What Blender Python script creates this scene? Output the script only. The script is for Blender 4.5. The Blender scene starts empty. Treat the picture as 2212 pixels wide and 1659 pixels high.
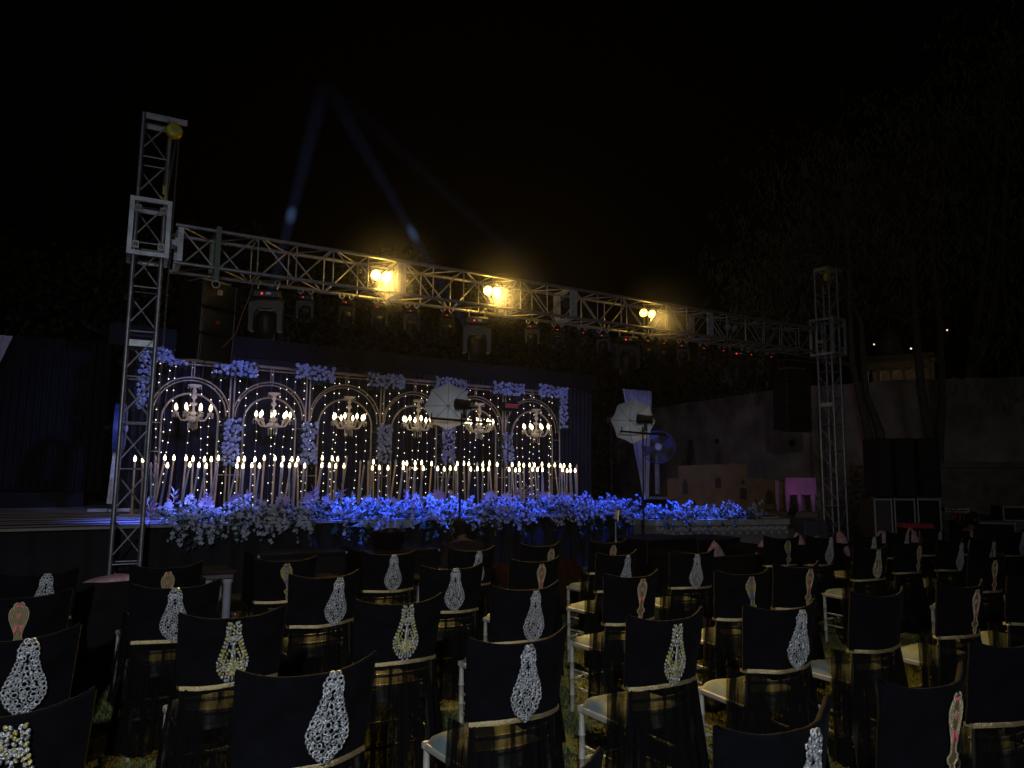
import bpy, math, random
from mathutils import Vector, Matrix, noise
random.seed(7)
R = math.radians
PI = math.pi
scene = bpy.context.scene
col = scene.collection
# ---------------------------------------------------------------- camera
CW, CH, CF = 2212.0, 1659.0, 1600.0
_a, _p, _r = R(34), R(7.1), R(0.6)
CAM = Vector((0, 0, 1.55))
cF = Vector((math.sin(_a)*math.cos(_p), math.cos(_a)*math.cos(_p), math.sin(_p)))
_R0 = Vector((math.cos(_a), -math.sin(_a), 0)); _U0 = _R0.cross(cF)
cR = _R0*math.cos(_r) + _U0*math.sin(_r); cU = _U0*math.cos(_r) - _R0*math.sin(_r)
cd = bpy.data.cameras.new('camera'); cam = bpy.data.objects.new('camera', cd); col.objects.link(cam)
m = Matrix.Identity(4)
for i in range(3):
    m[i][0], m[i][1], m[i][2], m[i][3] = cR[i], cU[i], -cF[i], CAM[i]
cam.matrix_world = m
cd.lens = 36*CF/CW; cd.sensor_width = 36; cd.clip_start = .05; cd.clip_end = 2000
scene.camera = cam
def ray(px, py): return cF + cR*((px-CW/2)/CF) - cU*((py-CH/2)/CF)
def atY(px, py, Y): d = ray(px, py); return CAM + d*(Y/d.y)
def atX(px, py, X): d = ray(px, py); return CAM + d*(X/d.x)
def atZ(px, py, Z): d = ray(px, py); return CAM + d*((Z-CAM.z)/d.z)
def atL(px, py, A, B):            # vertical plane through A, B
    d = ray(px, py); n = Vector((-(B[1]-A[1]), B[0]-A[0], 0))
    return CAM + d*((Vector(A)-CAM).dot(n)/d.dot(n))
# ---------------------------------------------------------------- world and render settings
w = bpy.data.worlds.new("World"); scene.world = w; w.use_nodes = True
nt = w.node_tree; bg = nt.nodes['Background']
sky = nt.nodes.new('ShaderNodeTexSky'); sky.sky_type = 'NISHITA'; sky.sun_disc = False
sky.sun_elevation = R(-6); sky.sun_rotation = R(200); sky.air_density = 1; sky.dust_density = 2
nt.links.new(sky.outputs[0], bg.inputs['Color']); bg.inputs['Strength'].default_value = 0.012
scene.view_settings.view_transform = 'Standard'; scene.view_settings.look = 'None'
scene.view_settings.exposure = 0; scene.view_settings.gamma = 1
sd = bpy.data.lights.new('moon', 'SUN'); sd.energy = 0.05; sd.angle = R(12); sd.color = (.85, .88, 1)
so = bpy.data.objects.new('moon', sd); col.objects.link(so)
so.rotation_euler = Vector((.45, .75, -.6)).to_track_quat('-Z', 'Y').to_euler()
# ---------------------------------------------------------------- helpers
def tag(o, label=None, cat=None, group=None, kind=None):
    if label: o['label'] = label
    if cat: o['category'] = cat
    if group: o['group'] = group
    if kind: o['kind'] = kind
    return o
def empty(name, loc=(0, 0, 0), rz=0, label=None, cat=None, group=None):
    o = bpy.data.objects.new(name, None); col.objects.link(o); o.location = loc
    o.rotation_euler = (0, 0, rz); o.empty_display_size = .1
    return tag(o, label, cat, group)
class MB:
    def __init__(s): s.v = []; s.f = []; s.s = []; s.M = None
    def add(s, vs, fs, smooth=True):
        b = len(s.v)
        if s.M is not None: vs = [s.M @ Vector(v) for v in vs]
        s.v += [tuple(v) for v in vs]; s.f += [tuple(i+b for i in f) for f in fs]; s.s += [smooth]*len(fs)
    def box(s, c, d, M=None, bev=0):
        x, y, z = d[0]/2, d[1]/2, d[2]/2
        if bev:
            b = min(bev, x*.9, y*.9, z*.9)
            vs = []
            for sz in (-1, 1):
                for (ax, ay, az) in ((x-b, y-b, z), (x, y-b, z-b), (x-b, y, z-b)):
                    for sx, sy in ((-1, -1), (1, -1), (1, 1), (-1, 1)): vs.append((sx*ax, sy*ay, sz*az))
            # 0-3 bottom cap,4-7 xs,8-11 ys ; 12-15 top cap,16-19,20-23
            fs = [(3, 2, 1, 0), (12, 13, 14, 15)]
            for o_, t_ in ((0, False), (12, True)):
                q = [(0, 1, 9, 8), (1, 2, 6, 5), (2, 3, 11, 10), (3, 0, 4, 7)]
                tr = [(0, 8, 4), (1, 5, 9), (2, 10, 6), (3, 7, 11)]
                for f in q+tr:
                    f = tuple(i+o_ for i in f); fs.append(f[::-1] if t_ else f)
            fs += [(8, 9, 21, 20), (5, 6, 18, 17), (10, 11, 23, 22), (7, 4, 16, 19),
                   (4, 8, 20, 16), (9, 5, 17, 21), (6, 10, 22, 18), (11, 7, 19, 23)]
        else:
            vs = [(-x, -y, -z), (x, -y, -z), (x, y, -z), (-x, y, -z), (-x, -y, z), (x, -y, z), (x, y, z), (-x, y, z)]
            fs = [(3, 2, 1, 0), (4, 5, 6, 7), (0, 1, 5, 4), (1, 2, 6, 5), (2, 3, 7, 6), (3, 0, 4, 7)]
        T = Matrix.Translation(c)
        if M is not None: T = T @ M.to_4x4()
        s.add([T @ Vector(v) for v in vs], fs, False)
    def b2(s, p, q, bev=0):
        s.box(((p[0]+q[0])/2, (p[1]+q[1])/2, (p[2]+q[2])/2), (abs(q[0]-p[0]), abs(q[1]-p[1]), abs(q[2]-p[2])), bev=bev)
    def tube(s, pts, r, n=8, cap=True, flat=None):
        pts = [Vector(p) for p in pts]; k = len(pts)
        rs = r if isinstance(r, (list, tuple)) else [r]*k
        vs = []; up = None
        for i, p in enumerate(pts):
            t = (pts[min(i+1, k-1)]-pts[max(i-1, 0)])
            if t.length < 1e-9: t = Vector((0, 0, 1))
            t.normalize()
            if up is None:
                up = Vector((0, 0, 1)) if abs(t.z) < .9 else Vector((1, 0, 0))
            a = (up - t*up.dot(t))
            if a.length < 1e-6: a = Vector((1, 0, 0)) - t*t.x
            a.normalize(); b = t.cross(a); up = a
            for j in range(n):
                w_ = 2*PI*j/n
                vs.append(p + (a*math.cos(w_)*(flat or 1) + b*math.sin(w_))*rs[i])
        fs = [(i*n+j, i*n+(j+1) % n, (i+1)*n+(j+1) % n, (i+1)*n+j) for i in range(k-1) for j in range(n)]
        s.add(vs, fs, True)
        if cap: s.add(vs[:n], [tuple(range(n))[::-1]], False); s.add(vs[-n:], [tuple(range(n))], False)
    def lathe(s, prof, M=None, n=16, smooth=True, arc=2*PI):
        full = abs(arc-2*PI) < 1e-6; nn = n if full else n+1
        vs = [(r*math.cos(arc*j/n), r*math.sin(arc*j/n), z) for r, z in prof for j in range(nn)]
        fs = [(i*nn+j, i*nn+(j+1) % nn, (i+1)*nn+(j+1) % nn, (i+1)*nn+j) for i in range(len(prof)-1) for j in range(n)]
        if M is not None: vs = [M @ Vector(v) for v in vs]
        s.add(vs, fs, smooth)
    def sph(s, c, r, nu=10, nv=6, M=None):
        if not isinstance(r, (tuple, list)): r = (r, r, r)
        vs = [(0, 0, r[2])]
        for i in range(1, nv):
            a = PI*i/nv
            for j in range(nu):
                b = 2*PI*j/nu; vs.append((r[0]*math.sin(a)*math.cos(b), r[1]*math.sin(a)*math.sin(b), r[2]*math.cos(a)))
        vs.append((0, 0, -r[2])); L = len(vs)-1
        fs = [(0, 1+j, 1+(j+1) % nu) for j in range(nu)]
        for i in range(nv-2):
            for j in range(nu): a0 = 1+i*nu; fs.append((a0+j, a0+nu+j, a0+nu+(j+1) % nu, a0+(j+1) % nu))
        a0 = 1+(nv-2)*nu; fs += [(a0+j, L, a0+(j+1) % nu) for j in range(nu)]
        if M is not None: vs = [M @ Vector(v) for v in vs]
        s.add([Vector(v)+Vector(c) for v in vs], fs, True)
    def tor(s, c, Rr, r, M=None, n=12, k=6, sx=1, arc=2*PI, a0=0):
        full = abs(arc-2*PI) < 1e-6; nn = n if full else n+1
        vs = []
        for i in range(nn):
            a = a0+arc*i/n
            for j in range(k):
                b = 2*PI*j/k; q = Rr+r*math.cos(b); vs.append((q*math.cos(a)*sx, q*math.sin(a), r*math.sin(b)))
        fs = [(i*k+j, ((i+1) % nn)*k+j, ((i+1) % nn)*k+(j+1) % k, i*k+(j+1) % k) for i in range(n) for j in range(k)]
        if M is not None: vs = [M @ Vector(v) for v in vs]
        s.add([Vector(v)+Vector(c) for v in vs], fs, True)
    def prism(s, pts, y0, y1):      # outline in xz, extruded along y
        n = len(pts)
        vs = [(x, y0, z) for x, z in pts]+[(x, y1, z) for x, z in pts]
        fs = [tuple(range(n)), tuple(range(2*n-1, n-1, -1))]+[(i, i+n, (i+1) % n+n, (i+1) % n) for i in range(n)]
        s.add(vs, fs, False)
    def grid(s, fn, nu, nv, smooth=True):
        vs = [fn(i/nu, j/nv) for j in range(nv+1) for i in range(nu+1)]
        fs = [(j*(nu+1)+i, j*(nu+1)+i+1, (j+1)*(nu+1)+i+1, (j+1)*(nu+1)+i) for j in range(nv) for i in range(nu)]
        s.add(vs, fs, smooth)
    def mesh(s, name, m):
        me = bpy.data.meshes.new(name); me.from_pydata(s.v, [], s.f)
        me.polygons.foreach_set('use_smooth', s.s)
        if m: me.materials.append(m)
        me.update(); return me
    def build(s, name, m, parent=None, loc=None):
        o = bpy.data.objects.new(name, s.mesh(name, m)); col.objects.link(o)
        if loc is not None: o.location = loc
        if parent: o.parent = parent
        return o
def copy_tree(o, parent=None):
    c = o.copy(); col.objects.link(c)
    if parent: c.parent = parent
    KC[c.name] = [copy_tree(ch, c) for ch in KIDS.get(o.name, [])]
    return c
KIDS = {}
KC = {}
def KIDS_OF(o): return KC.get(o.name, None) or list(o.children)
def reg(o):                        # remember children for fast copying
    KIDS[o.name] = [c for c in o.children]
    for c in o.children: reg(c)
def text(s, size, mt, parent, loc, rot, name='lettering', ext=.001):
    cu = bpy.data.curves.new(name, 'FONT'); cu.body = s; cu.size = size; cu.extrude = ext
    cu.align_x = 'CENTER'; cu.align_y = 'CENTER'
    t = bpy.data.objects.new('t', cu); col.objects.link(t)
    dg = bpy.context.evaluated_depsgraph_get(); me = bpy.data.meshes.new_from_object(t.evaluated_get(dg))
    bpy.data.objects.remove(t)
    o = bpy.data.objects.new(name, me); col.objects.link(o); me.materials.clear(); me.materials.append(mt)
    o.parent = parent; o.location = loc; o.rotation_euler = rot
    return o
def lookM(p0, p1):
    d = (Vector(p1)-Vector(p0)); return Matrix.Translation(p0) @ d.to_track_quat('Z', 'Y').to_matrix().to_4x4()
# ---------------------------------------------------------------- materials
def mat(name, c, rough=.6, metal=0, var=.15, sc=20, bump=0, emis=None, es=0, spec=.5, stretch=None, sheen=0):
    mt = bpy.data.materials.new(name); mt.use_nodes = True; t = mt.node_tree
    b = t.nodes['Principled BSDF']; b.inputs['Roughness'].default_value = rough
    b.inputs['Metallic'].default_value = metal; b.inputs['Specular IOR Level'].default_value = spec
    if sheen: b.inputs['Sheen Weight'].default_value = sheen
    if emis:
        b.inputs['Base Color'].default_value = (*c, 1)
        b.inputs['Emission Color'].default_value = (*emis, 1); b.inputs['Emission Strength'].default_value = es
        return mt
    tc = t.nodes.new('ShaderNodeTexCoord'); mp = t.nodes.new('ShaderNodeMapping')
    if stretch: mp.inputs['Scale'].default_value = stretch
    nz = t.nodes.new('ShaderNodeTexNoise'); nz.inputs['Scale'].default_value = sc; nz.inputs['Detail'].default_value = 5
    rp = t.nodes.new('ShaderNodeValToRGB')
    rp.color_ramp.elements[0].position = .3; rp.color_ramp.elements[1].position = .7
    rp.color_ramp.elements[0].color = (*[max(0, x*(1-var)) for x in c], 1)
    rp.color_ramp.elements[1].color = (*[min(1, x*(1+var)) for x in c], 1)
    L = t.links.new
    L(tc.outputs['Object'], mp.inputs[0]); L(mp.outputs[0], nz.inputs[0]); L(nz.outputs[0], rp.inputs[0]); L(rp.outputs[0], b.inputs['Base Color'])
    if bump:
        bp = t.nodes.new('ShaderNodeBump'); bp.inputs['Strength'].default_value = bump; bp.inputs['Distance'].default_value = .01
        L(nz.outputs[0], bp.inputs['Height']); L(bp.outputs[0], b.inputs['Normal'])
    return mt
def sheer(name, c, lo, hi, sc=60, stretch=(1, 1, .05)):
    mt = mat(name, c, .9, 0, .3, sc, 0, stretch=stretch, spec=.08); t = mt.node_tree; b = t.nodes['Principled BSDF']
    nz = [n for n in t.nodes if n.type == 'TEX_NOISE'][0]
    mr = t.nodes.new('ShaderNodeMapRange'); mr.inputs['From Min'].default_value = .30; mr.inputs['From Max'].default_value = .52
    mr.inputs['To Min'].default_value = lo; mr.inputs['To Max'].default_value = hi
    t.links.new(nz.outputs[0], mr.inputs[0]); t.links.new(mr.outputs[0], b.inputs['Alpha'])
    return mt
VELVET = mat('black_velvet', (.0034, .0034, .0050), .95, 0, .5, 9, .25, spec=.10, sheen=.008)
BAND = mat('gold_braid', (.70, .56, .28), .35, .75, .35, 220, .6)
SHEER = sheer('black_chiffon', (.003, .003, .0035), .62, .985, 30, (1, 1, .045))
CREAM = mat('cream_paint', (.38, .365, .30), .45, 0, .12, 30, .1)
CUSH = mat('green_grey_cushion', (.15, .20, .19), .8, 0, .15, 12, .2)
SILV = mat('silver_lurex', (.80, .83, .88), .30, .85, .5, 130, 1)  # wide tone noise puts some of the sparkle into the colour
AGOLD = mat('antique_gold_cloth', (.30, .23, .11), .5, .4, .35, 200, .6)
GOLD = mat('gold_lurex', (.90, .70, .30), .32, .8, .4, 150, 1)
PGOLD = mat('pale_gold_beads', (.72, .60, .38), .35, .6, .25, 240, .6)
PINK = mat('pink_felt', (.75, .16, .18), .8, 0, .15, 60, .2)
BLUE = mat('blue_felt', (.05, .06, .5), .8, 0, .15, 60, .2)
ALU = mat('dull_aluminium', (.32, .32, .35), .42, .75, .22, 14, .12)
PLATE = mat('galvanised_plate', (.5, .52, .54), .5, .6, .25, 8, .1)
BLACK = mat('black_housing', (.007, .007, .008), .5, 0, .3, 20, .1, spec=.25)
GRILLE = mat('black_grille', (.02, .021, .024), .4, .5, .6, 90, .5)
CURTAIN = mat('navy_black_curtain', (.020, .018, .024), .9, 0, .3, 3, .2)
SKIRTC = mat('black_stage_skirt', (.010, .010, .013), .9, 0, .4, 3, .2)
POLEG = mat('gold_candle_pole', (.66, .48, .27), .5, .2, .2, 8, .1)
FRAMEG = mat('gold_painted_tube', (.42, .33, .20), .4, .5, .2, 8, .1)
GREY = mat('grey_painted_tube', (.42, .42, .42), .45, .3, .2, 8, .1)
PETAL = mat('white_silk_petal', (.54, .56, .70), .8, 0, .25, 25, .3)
LEAF = mat('dark_green_leaf', (.035, .075, .045), .6, 0, .5, 14, .1)
LEAF2 = mat('teal_leaf', (.05, .12, .10), .6, 0, .4, 14, .1)
WLEAF = mat('white_painted_leaf', (.80, .72, .82), .7, 0, .15, 10, .1)
PLEAF = mat('lilac_painted_leaf', (.68, .48, .72), .7, 0, .15, 10, .1)
CRYSTAL = mat('crystal', (.80, .66, .40), .12, .0, .2, 60, .3, spec=1)
WIRE = mat('wire', (.25, .24, .22), .6, 0, .2, 40)
WBULB = mat('warm_bulb_lit', (1, .9, .7), .4, emis=(1, .80, .42), es=6.5)
SBULB = mat('fairy_bulb_lit', (1, .9, .7), .4, emis=(1, .86, .62), es=2.2)
CBULB = mat('flame_bulb_lit', (1, .9, .7), .4, emis=(1, .82, .50), es=4.5)
OFFB = mat('bulb_unlit', (.6, .45, .45), .3, 0, .1, 20)
UMB = mat('white_umbrella_nylon', (.95, .95, .98), .7, 0, .08, 4, .05)
BLACKM = mat('black_stand', (.012, .012, .013), .4, .2, .2, 20)
REDL = mat('red_display_lit', (.2, 0, 0), .4, emis=(1, .04, .02), es=1.6)
BLUEL = mat('blue_display_lit', (0, 0, .2), .4, emis=(.1, .25, 1), es=1.5)
YELP = mat('yellow_paint', (.62, .50, .03), .45, .2, .2, 20, .1)
CHAIN = mat('steel_chain', (.32, .30, .28), .4, .8, .3, 30)
STRAP = mat('green_webbing', (.12, .16, .13), .8, 0, .2, 60, .3)
WALLM = mat('weathered_plaster', (.26, .22, .19), .9, 0, .45, 1.4, .5)
SAND = mat('sand_coloured_set', (.26, .16, .07), .9, 0, .2, 4, .2)
MAGC = mat('magenta_cloth', (.62, .32, .60), .8, 0, .1, 6, .1)
WOODR = mat('brown_leather', (.035, .013, .008), .9, 0, .2, 12, .1, spec=.05)
PILLOW = mat('pink_print_cotton', (.55, .32, .33), .8, 0, .35, 22, .1)
WHITEP = mat('white_painted_wood', (.36, .36, .40), .5, 0, .1, 14)
BARK = mat('pale_bark', (.08, .075, .06), .9, 0, .35, 8, .5)
TLEAF = mat('drooping_leaf', (.10, .11, .05), .6, 0, .4, 3)
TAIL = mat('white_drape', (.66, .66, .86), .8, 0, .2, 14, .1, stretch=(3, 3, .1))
REDC = mat('red_flight_case', (.4, .03, .04), .5, 0, .2, 12)
GRID_W = mat('case_edge_aluminium', (.6, .6, .58), .4, .6, .1, 20)
SKIN = mat('skin', (.18, .09, .055), .65, 0, .1, 20, .05, spec=.25)
HAIR = mat('black_hair', (.010, .008, .007), .8, 0, .3, 120, .6, spec=.1)
SHIRT = mat('brown_shirt', (.028, .019, .021), .98, 0, .15, 20, .2, spec=.05)
DSHIRT = mat('dark_shirt', (.03, .03, .035), .85, 0, .15, 20, .2)
CASE = mat('brown_flight_case_board', (.055, .04, .038), .6, 0, .2, 12)
ORANGE = mat('orange_lettering', (.8, .2, .06), .6, 0, .1, 20)
REDT = mat('red_lettering', (.75, .03, .04), .6, 0, .1, 20)
# striped stage carpet
def stripes(name, c1, c2):
    mt = mat(name, c1, .8, 0, .2, 20); t = mt.node_tree; b = t.nodes['Principled BSDF']
    tc = [n for n in t.nodes if n.type == 'TEX_COORD'][0]
    mp = t.nodes.new('ShaderNodeMapping'); mp.inputs['Scale'].default_value = (.4, 1.15, 1)
    wv = t.nodes.new('ShaderNodeTexWave'); wv.bands_direction = 'Y'; wv.inputs['Scale'].default_value = .6
    wv.inputs['Distortion'].default_value = 5; wv.inputs['Detail'].default_value = 2; wv.inputs['Detail Scale'].default_value = 1.6
    rp = t.nodes.new('ShaderNodeValToRGB'); rp.color_ramp.elements[0].position = .42; rp.color_ramp.elements[1].position = .58
    rp.color_ramp.elements[0].color = (*c1, 1); rp.color_ramp.elements[1].color = (*c2, 1)
    L = t.links.new; L(tc.outputs['Object'], mp.inputs[0]); L(mp.outputs[0], wv.inputs[0]); L(wv.outputs[1], rp.inputs[0]); L(rp.outputs[0], b.inputs['Base Color'])
    return mt
CARPET = stripes('striped_carpet', (.012, .012, .02), (.55, .52, .60))
GRASSG = mat('lawn_soil', (.06, .07, .02), .95, 0, .5, 5, .6)
BLADE = mat('grass_blade', (.14, .17, .045), .7, 0, .5, 2)
# ---------------------------------------------------------------- ground
g = MB(); g.add([(-80, -60, 0), (160, -60, 0), (160, 200, 0), (-80, 200, 0)], [(0, 1, 2, 3)], False)
tag(g.build('ground', GRASSG), kind='structure')
g = MB(); rr = random.Random(3)
def blade(x, y, h):
    a = rr.uniform(0, PI); c, s_ = math.cos(a)*.0035, math.sin(a)*.0035; lx, ly = rr.gauss(0, .016), rr.gauss(0, .016)
    b = len(g.v); g.v += [(x-c, y-s_, 0), (x+c, y+s_, 0), (x+lx, y+ly, h)]; g.f.append((b, b+1, b+2)); g.s.append(False)
for i in range(170000):
    y = 1.3+9*rr.random()**1.5; x = rr.uniform(-.4+.0*y, .45+1.25*y+2.2)
    blade(x, y, rr.uniform(.015, .038))
tag(g.build('lawn_grass', BLADE), 'short mown lawn grass growing between the rows of chairs', 'grass', kind='stuff')
# dark hill far behind with a few lamps
g = MB()
def hf(u, v):
    x = -60+240*u; y = 60+120*v
    return (x, y, -1+16*math.sin(v*1.5)*(1+.25*math.sin(x*.05+1)+.1*noise.noise(Vector((x*.1, y*.1, 0)))))
g.grid(hf, 40, 14); tag(g.build('hill', mat('dark_hillside', (.03, .032, .02), .95, 0, .4, .3)), kind='structure')
# ---------------------------------------------------------------- chairs
WT, WB, ZB, ZT, TH = .232, .212, .625, .905, .028
def cov(u, t, out=0, rnd=0):
    wd = WB+(WT-WB)*t
    ztop = ZT+.034*abs(u)**3
    x = wd*u; y = -.005-.038*t-.062*(1-u*u)-out
    z = ZB+(ztop-ZB)*t
    if rnd: y += .008*noise.noise(Vector((x*8+rnd, z*9, rnd)))+.004*noise.noise(Vector((x*25+z*18, z*6-x*9, rnd+4)))+.003*math.sin(z*60+x*30+rnd)*noise.noise(Vector((x*4, z*4, rnd)))
    return (x, y, z)
def make_cover(rnd):
    m_ = MB()
    m_.grid(lambda a, b: cov(1-2*a, b, 0, rnd), 22, 12)             # rear face
    m_.grid(lambda a, b: cov(2*a-1, b, -TH, rnd), 22, 6)            # inner face
    def edge(f0, f1, n):
        m_.grid(lambda a, b: tuple(Vector(f0(a)).lerp(Vector(f1(a)), b)+Vector((0, 0, 0))), n, 1)
    def lip(a, b):
        p = Vector(cov(2*a-1, 1, 0, rnd)).lerp(Vector(cov(2*a-1, 1, -TH, rnd)), b)
        p.z += .009*math.sin(PI*b); return tuple(p)
    m_.grid(lip, 22, 5)
    for sgn in (-1, 1):
        def side(a, b, sgn=sgn):
            p = Vector(cov(sgn, a, 0, rnd)).lerp(Vector(cov(sgn, a, -TH, rnd)), b); p.x += sgn*.006*math.sin(PI*b); return tuple(p)
        m_.grid(side, 6, 4)
    return m_.mesh('cover', VELVET)
def make_band(rnd):
    m_ = MB()
    def f(a, b):
        u = 1.0-2*a; x, y, z = cov(u, 0, .006+.0015*math.sin(b*PI), rnd)
        return (x, y, ZB-.012+.019*b+.0035*math.sin(a*6+rnd))
    m_.grid(f, 40, 2)
    for sgn in (-1, 1):
        m_.grid(lambda a, b, sgn=sgn: (sgn*(WB+.004), cov(1, 0)[1]+.04*a-.004, ZB-.012+.019*b), 2, 1)
    return m_.mesh('gold_band', BAND)
def make_skirt(rnd):
    m_ = MB(); rq = random.Random(rnd); ph = [rq.uniform(0, 6) for _ in range(6)]; hem = rq.uniform(.03, .07)
    def f(a, b):
        s = (a*2-1)*1.32; au = min(abs(s), 1); sg = 1 if s > 0 else -1
        t = 1-b; z = ZB-.01-(ZB-.01-hem)*b + .012*math.sin(a*23+ph[0])*b
        ex = max(0, abs(s)-1)
        wd = WB+.004+.055*b
        x = wd*au*sg; y = -.004-.062*(1-au*au)-.05*b+ex*.42
        if ex: x = sg*(wd+.012*math.sin(ex*8)*b)
        fold = (.010*math.sin(s*22+ph[1])+.007*math.sin(s*41+ph[2]+2*b)+.005*math.sin(s*67+ph[3]))*(.25+b)
        if ex > 0: x += fold*sg
        else: y += fold
        return (x, y, z)
    m_.grid(f, 110, 9)
    return m_.mesh('sheer_skirt', SHEER)
def bamboo(m_, p, q, r, k=4, n=8):
    p = Vector(p); q = Vector(q); pts = [p]; rs = [r]
    for i in range(1, k):
        t = i/k
        for dt, rr_ in ((-.012, r), (-.004, r*1.28), (.004, r*1.28), (.012, r)):
            pts.append(p.lerp(q, t+dt)); rs.append(rr_)
    pts.append(q); rs.append(r*.85); m_.tube(pts, rs, n)
def single(fn):
    m_ = MB(); fn(m_); return m_
def orn_y(x, z):
    t = (z-ZB)/(ZT-ZB); u = max(-1, min(1, x/WT)); return cov(u, t)[1]
ORX = .028
def interp(tab, t):
    for (a, b), (c, d) in zip(tab, tab[1:]):
        if a <= t <= c: return b+(d-b)*(t-a)/(c-a)
    return tab[-1][1]
TX = Matrix.Rotation(PI/2, 4, 'X')
SIL = [(0, .012), (.03, .022), (.14, .052), (.245, .066), (.35, .068), (.46, .057), (.56, .045), (.67, .036), (.745, .029), (.8, .029), (.86, .031), (.92, .027), (.97, .018), (1, .013)]
PEAR = [(0, .004), (.05, .015), (.11, .017), (.15, .012), (.19, .030), (.25, .034), (.29, .017), (.35, .014), (.45, .019), (.56, .029), (.68, .039), (.79, .042), (.88, .034), (.93, .020), (.96, .022), (1, .011)]
def ring(m_, x, z, r, rt, top=0):
    zz = OZ0+z
    m_.tor((x+ORX, orn_y(x+ORX, min(zz, ZT-.005))-.006-.004*abs(math.sin(x*911+z*677)), zz), r, rt, TX @ Matrix.Rotation(.35*math.sin(x*1733+z*311), 4, 'X'), 9, 5)
OZ0 = ZB+.012
def silver_orn(seed):
    m_ = MB(); rq = random.Random(seed); H = .272
    z = .008
    pts = []
    t = 0.0
    while t < 1:                                  # outline of curls
        hw = interp(SIL, t)
        for sg in (-1, 1):
            ring(m_, sg*(hw-.004), t*H, .0098, .0036); pts.append((sg*(hw-.003), t*H))
        slope = abs(interp(SIL, min(1, t+.03))-hw)/(.03*H)
        t += .0178/H/math.sqrt(1+slope*slope)
    row = 0; z = .012; ring(m_, 0, H-.003, .009, .0036)
    while z < H-.008:
        hw = interp(SIL, z/H)-.014; n_ = int(hw*2/.0205); 
        if hw > .002:
            for i in range(n_+1):
                x = -hw+2*hw*(i/max(1, n_)) if n_ else 0
                x += rq.uniform(-.002, .002)
                if abs(x) < .015 and abs(z-.25*H) < .016: continue
                ring(m_, x, z+rq.uniform(-.002, .002), rq.choice((.0075, .0105)), .0030)
        z += .0195; row += 1
    for zc, rc in ((.25*H, .011), (.87*H, .009)):  # flowers
        for i in range(7):
            a = 2*PI*i/7; x = ORX+math.cos(a)*rc; z2 = OZ0+zc+math.sin(a)*rc
            m_.sph((x, orn_y(x, z2)-.008, z2), (.0062, .004, .0062), 7, 5)
        m_.sph((ORX, orn_y(ORX, OZ0+zc)-.010, OZ0+zc), (.0045, .004, .0045), 7, 5)
    for sg in (-1, 1):                            # long curled stems
        pts = []
        for i in range(14):
            q = i/13; x = ORX+sg*(.006+.026*q**1.5); zz = OZ0+H*(.70-.36*q); pts.append((x, orn_y(x, zz)-.008, zz))
        m_.tube(pts, [.0035]*12+[.0045, .005], 6)
    return [('brooch', m_, SILV, [])]
def pear_orn(seed, blue):
    H = .262; rq = random.Random(seed); bend = .012 if blue else 0
    def bx(z): return bend*math.sin((z/H)*5.2+.4)*1.1
    pl = MB(); L_ = []; Rr = []
    n = 34
    for i in range(n+1):
        t = i/n; hw = interp(PEAR, t); L_.append((-hw, t*H)); Rr.append((hw, t*H))
    def f(a, b):
        t = b; hw = interp(PEAR, t); x = ORX+bx(t*H)+(2*a-1)*hw; z = OZ0+t*H
        return (x, orn_y(x, min(z, ZT))-.004-.004*(1-(2*a-1)**2), z)
    pl.grid(lambda a, b: f(1-a, b), 6, 34)
    bd = MB()
    def bead(x, z, r):
        X = ORX+bx(z)+x; Z = OZ0+z; bd.sph((X, orn_y(X, min(Z, ZT))-.008, Z), r, 6, 4)
    for k, r in ((1.0, .0036), (.78, .0026), (.56, .0026)):
        t = 0.0
        while t < 1:
            hw = interp(PEAR, t)*k
            if k == 1 or (.45 < t < .92 and hw > .006):
                for sg in (-1, 1): bead(sg*hw, t*H, r)
            slope = abs(interp(PEAR, min(1, t+.02))-hw/k)/(.02*H)
            t += .0062/H/math.sqrt(1+slope*slope)
    for a in range(16): bead(math.cos(a*PI/8)*.011, .74*H+math.sin(a*PI/8)*.012, .0024)
    inl = MB()
    def ell(x, z, rx, rz, rot=0):
        X = ORX+bx(z)+x; Z = OZ0+z
        inl.sph((X, orn_y(X, min(Z, ZT))-.0085, Z), (rx, .003, rz), 10, 6, Matrix.Rotation(rot, 4, 'Y'))
    ell(0, .74*H, .007, .008); ell(-.011, .50*H, .0062, .024, .2); ell(.011, .50*H, .0062, .024, -.2)
    ell(-.008, .925*H, .008, .006, .3); ell(.008, .925*H, .008, .006, -.3); ell(0, .075*H, .008, .008)
    g2 = GOLD if blue else PGOLD
    return [('brooch', pl, AGOLD, [('beading', bd, g2), ('inlay', inl, BLUE if blue else PINK)])]
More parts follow.
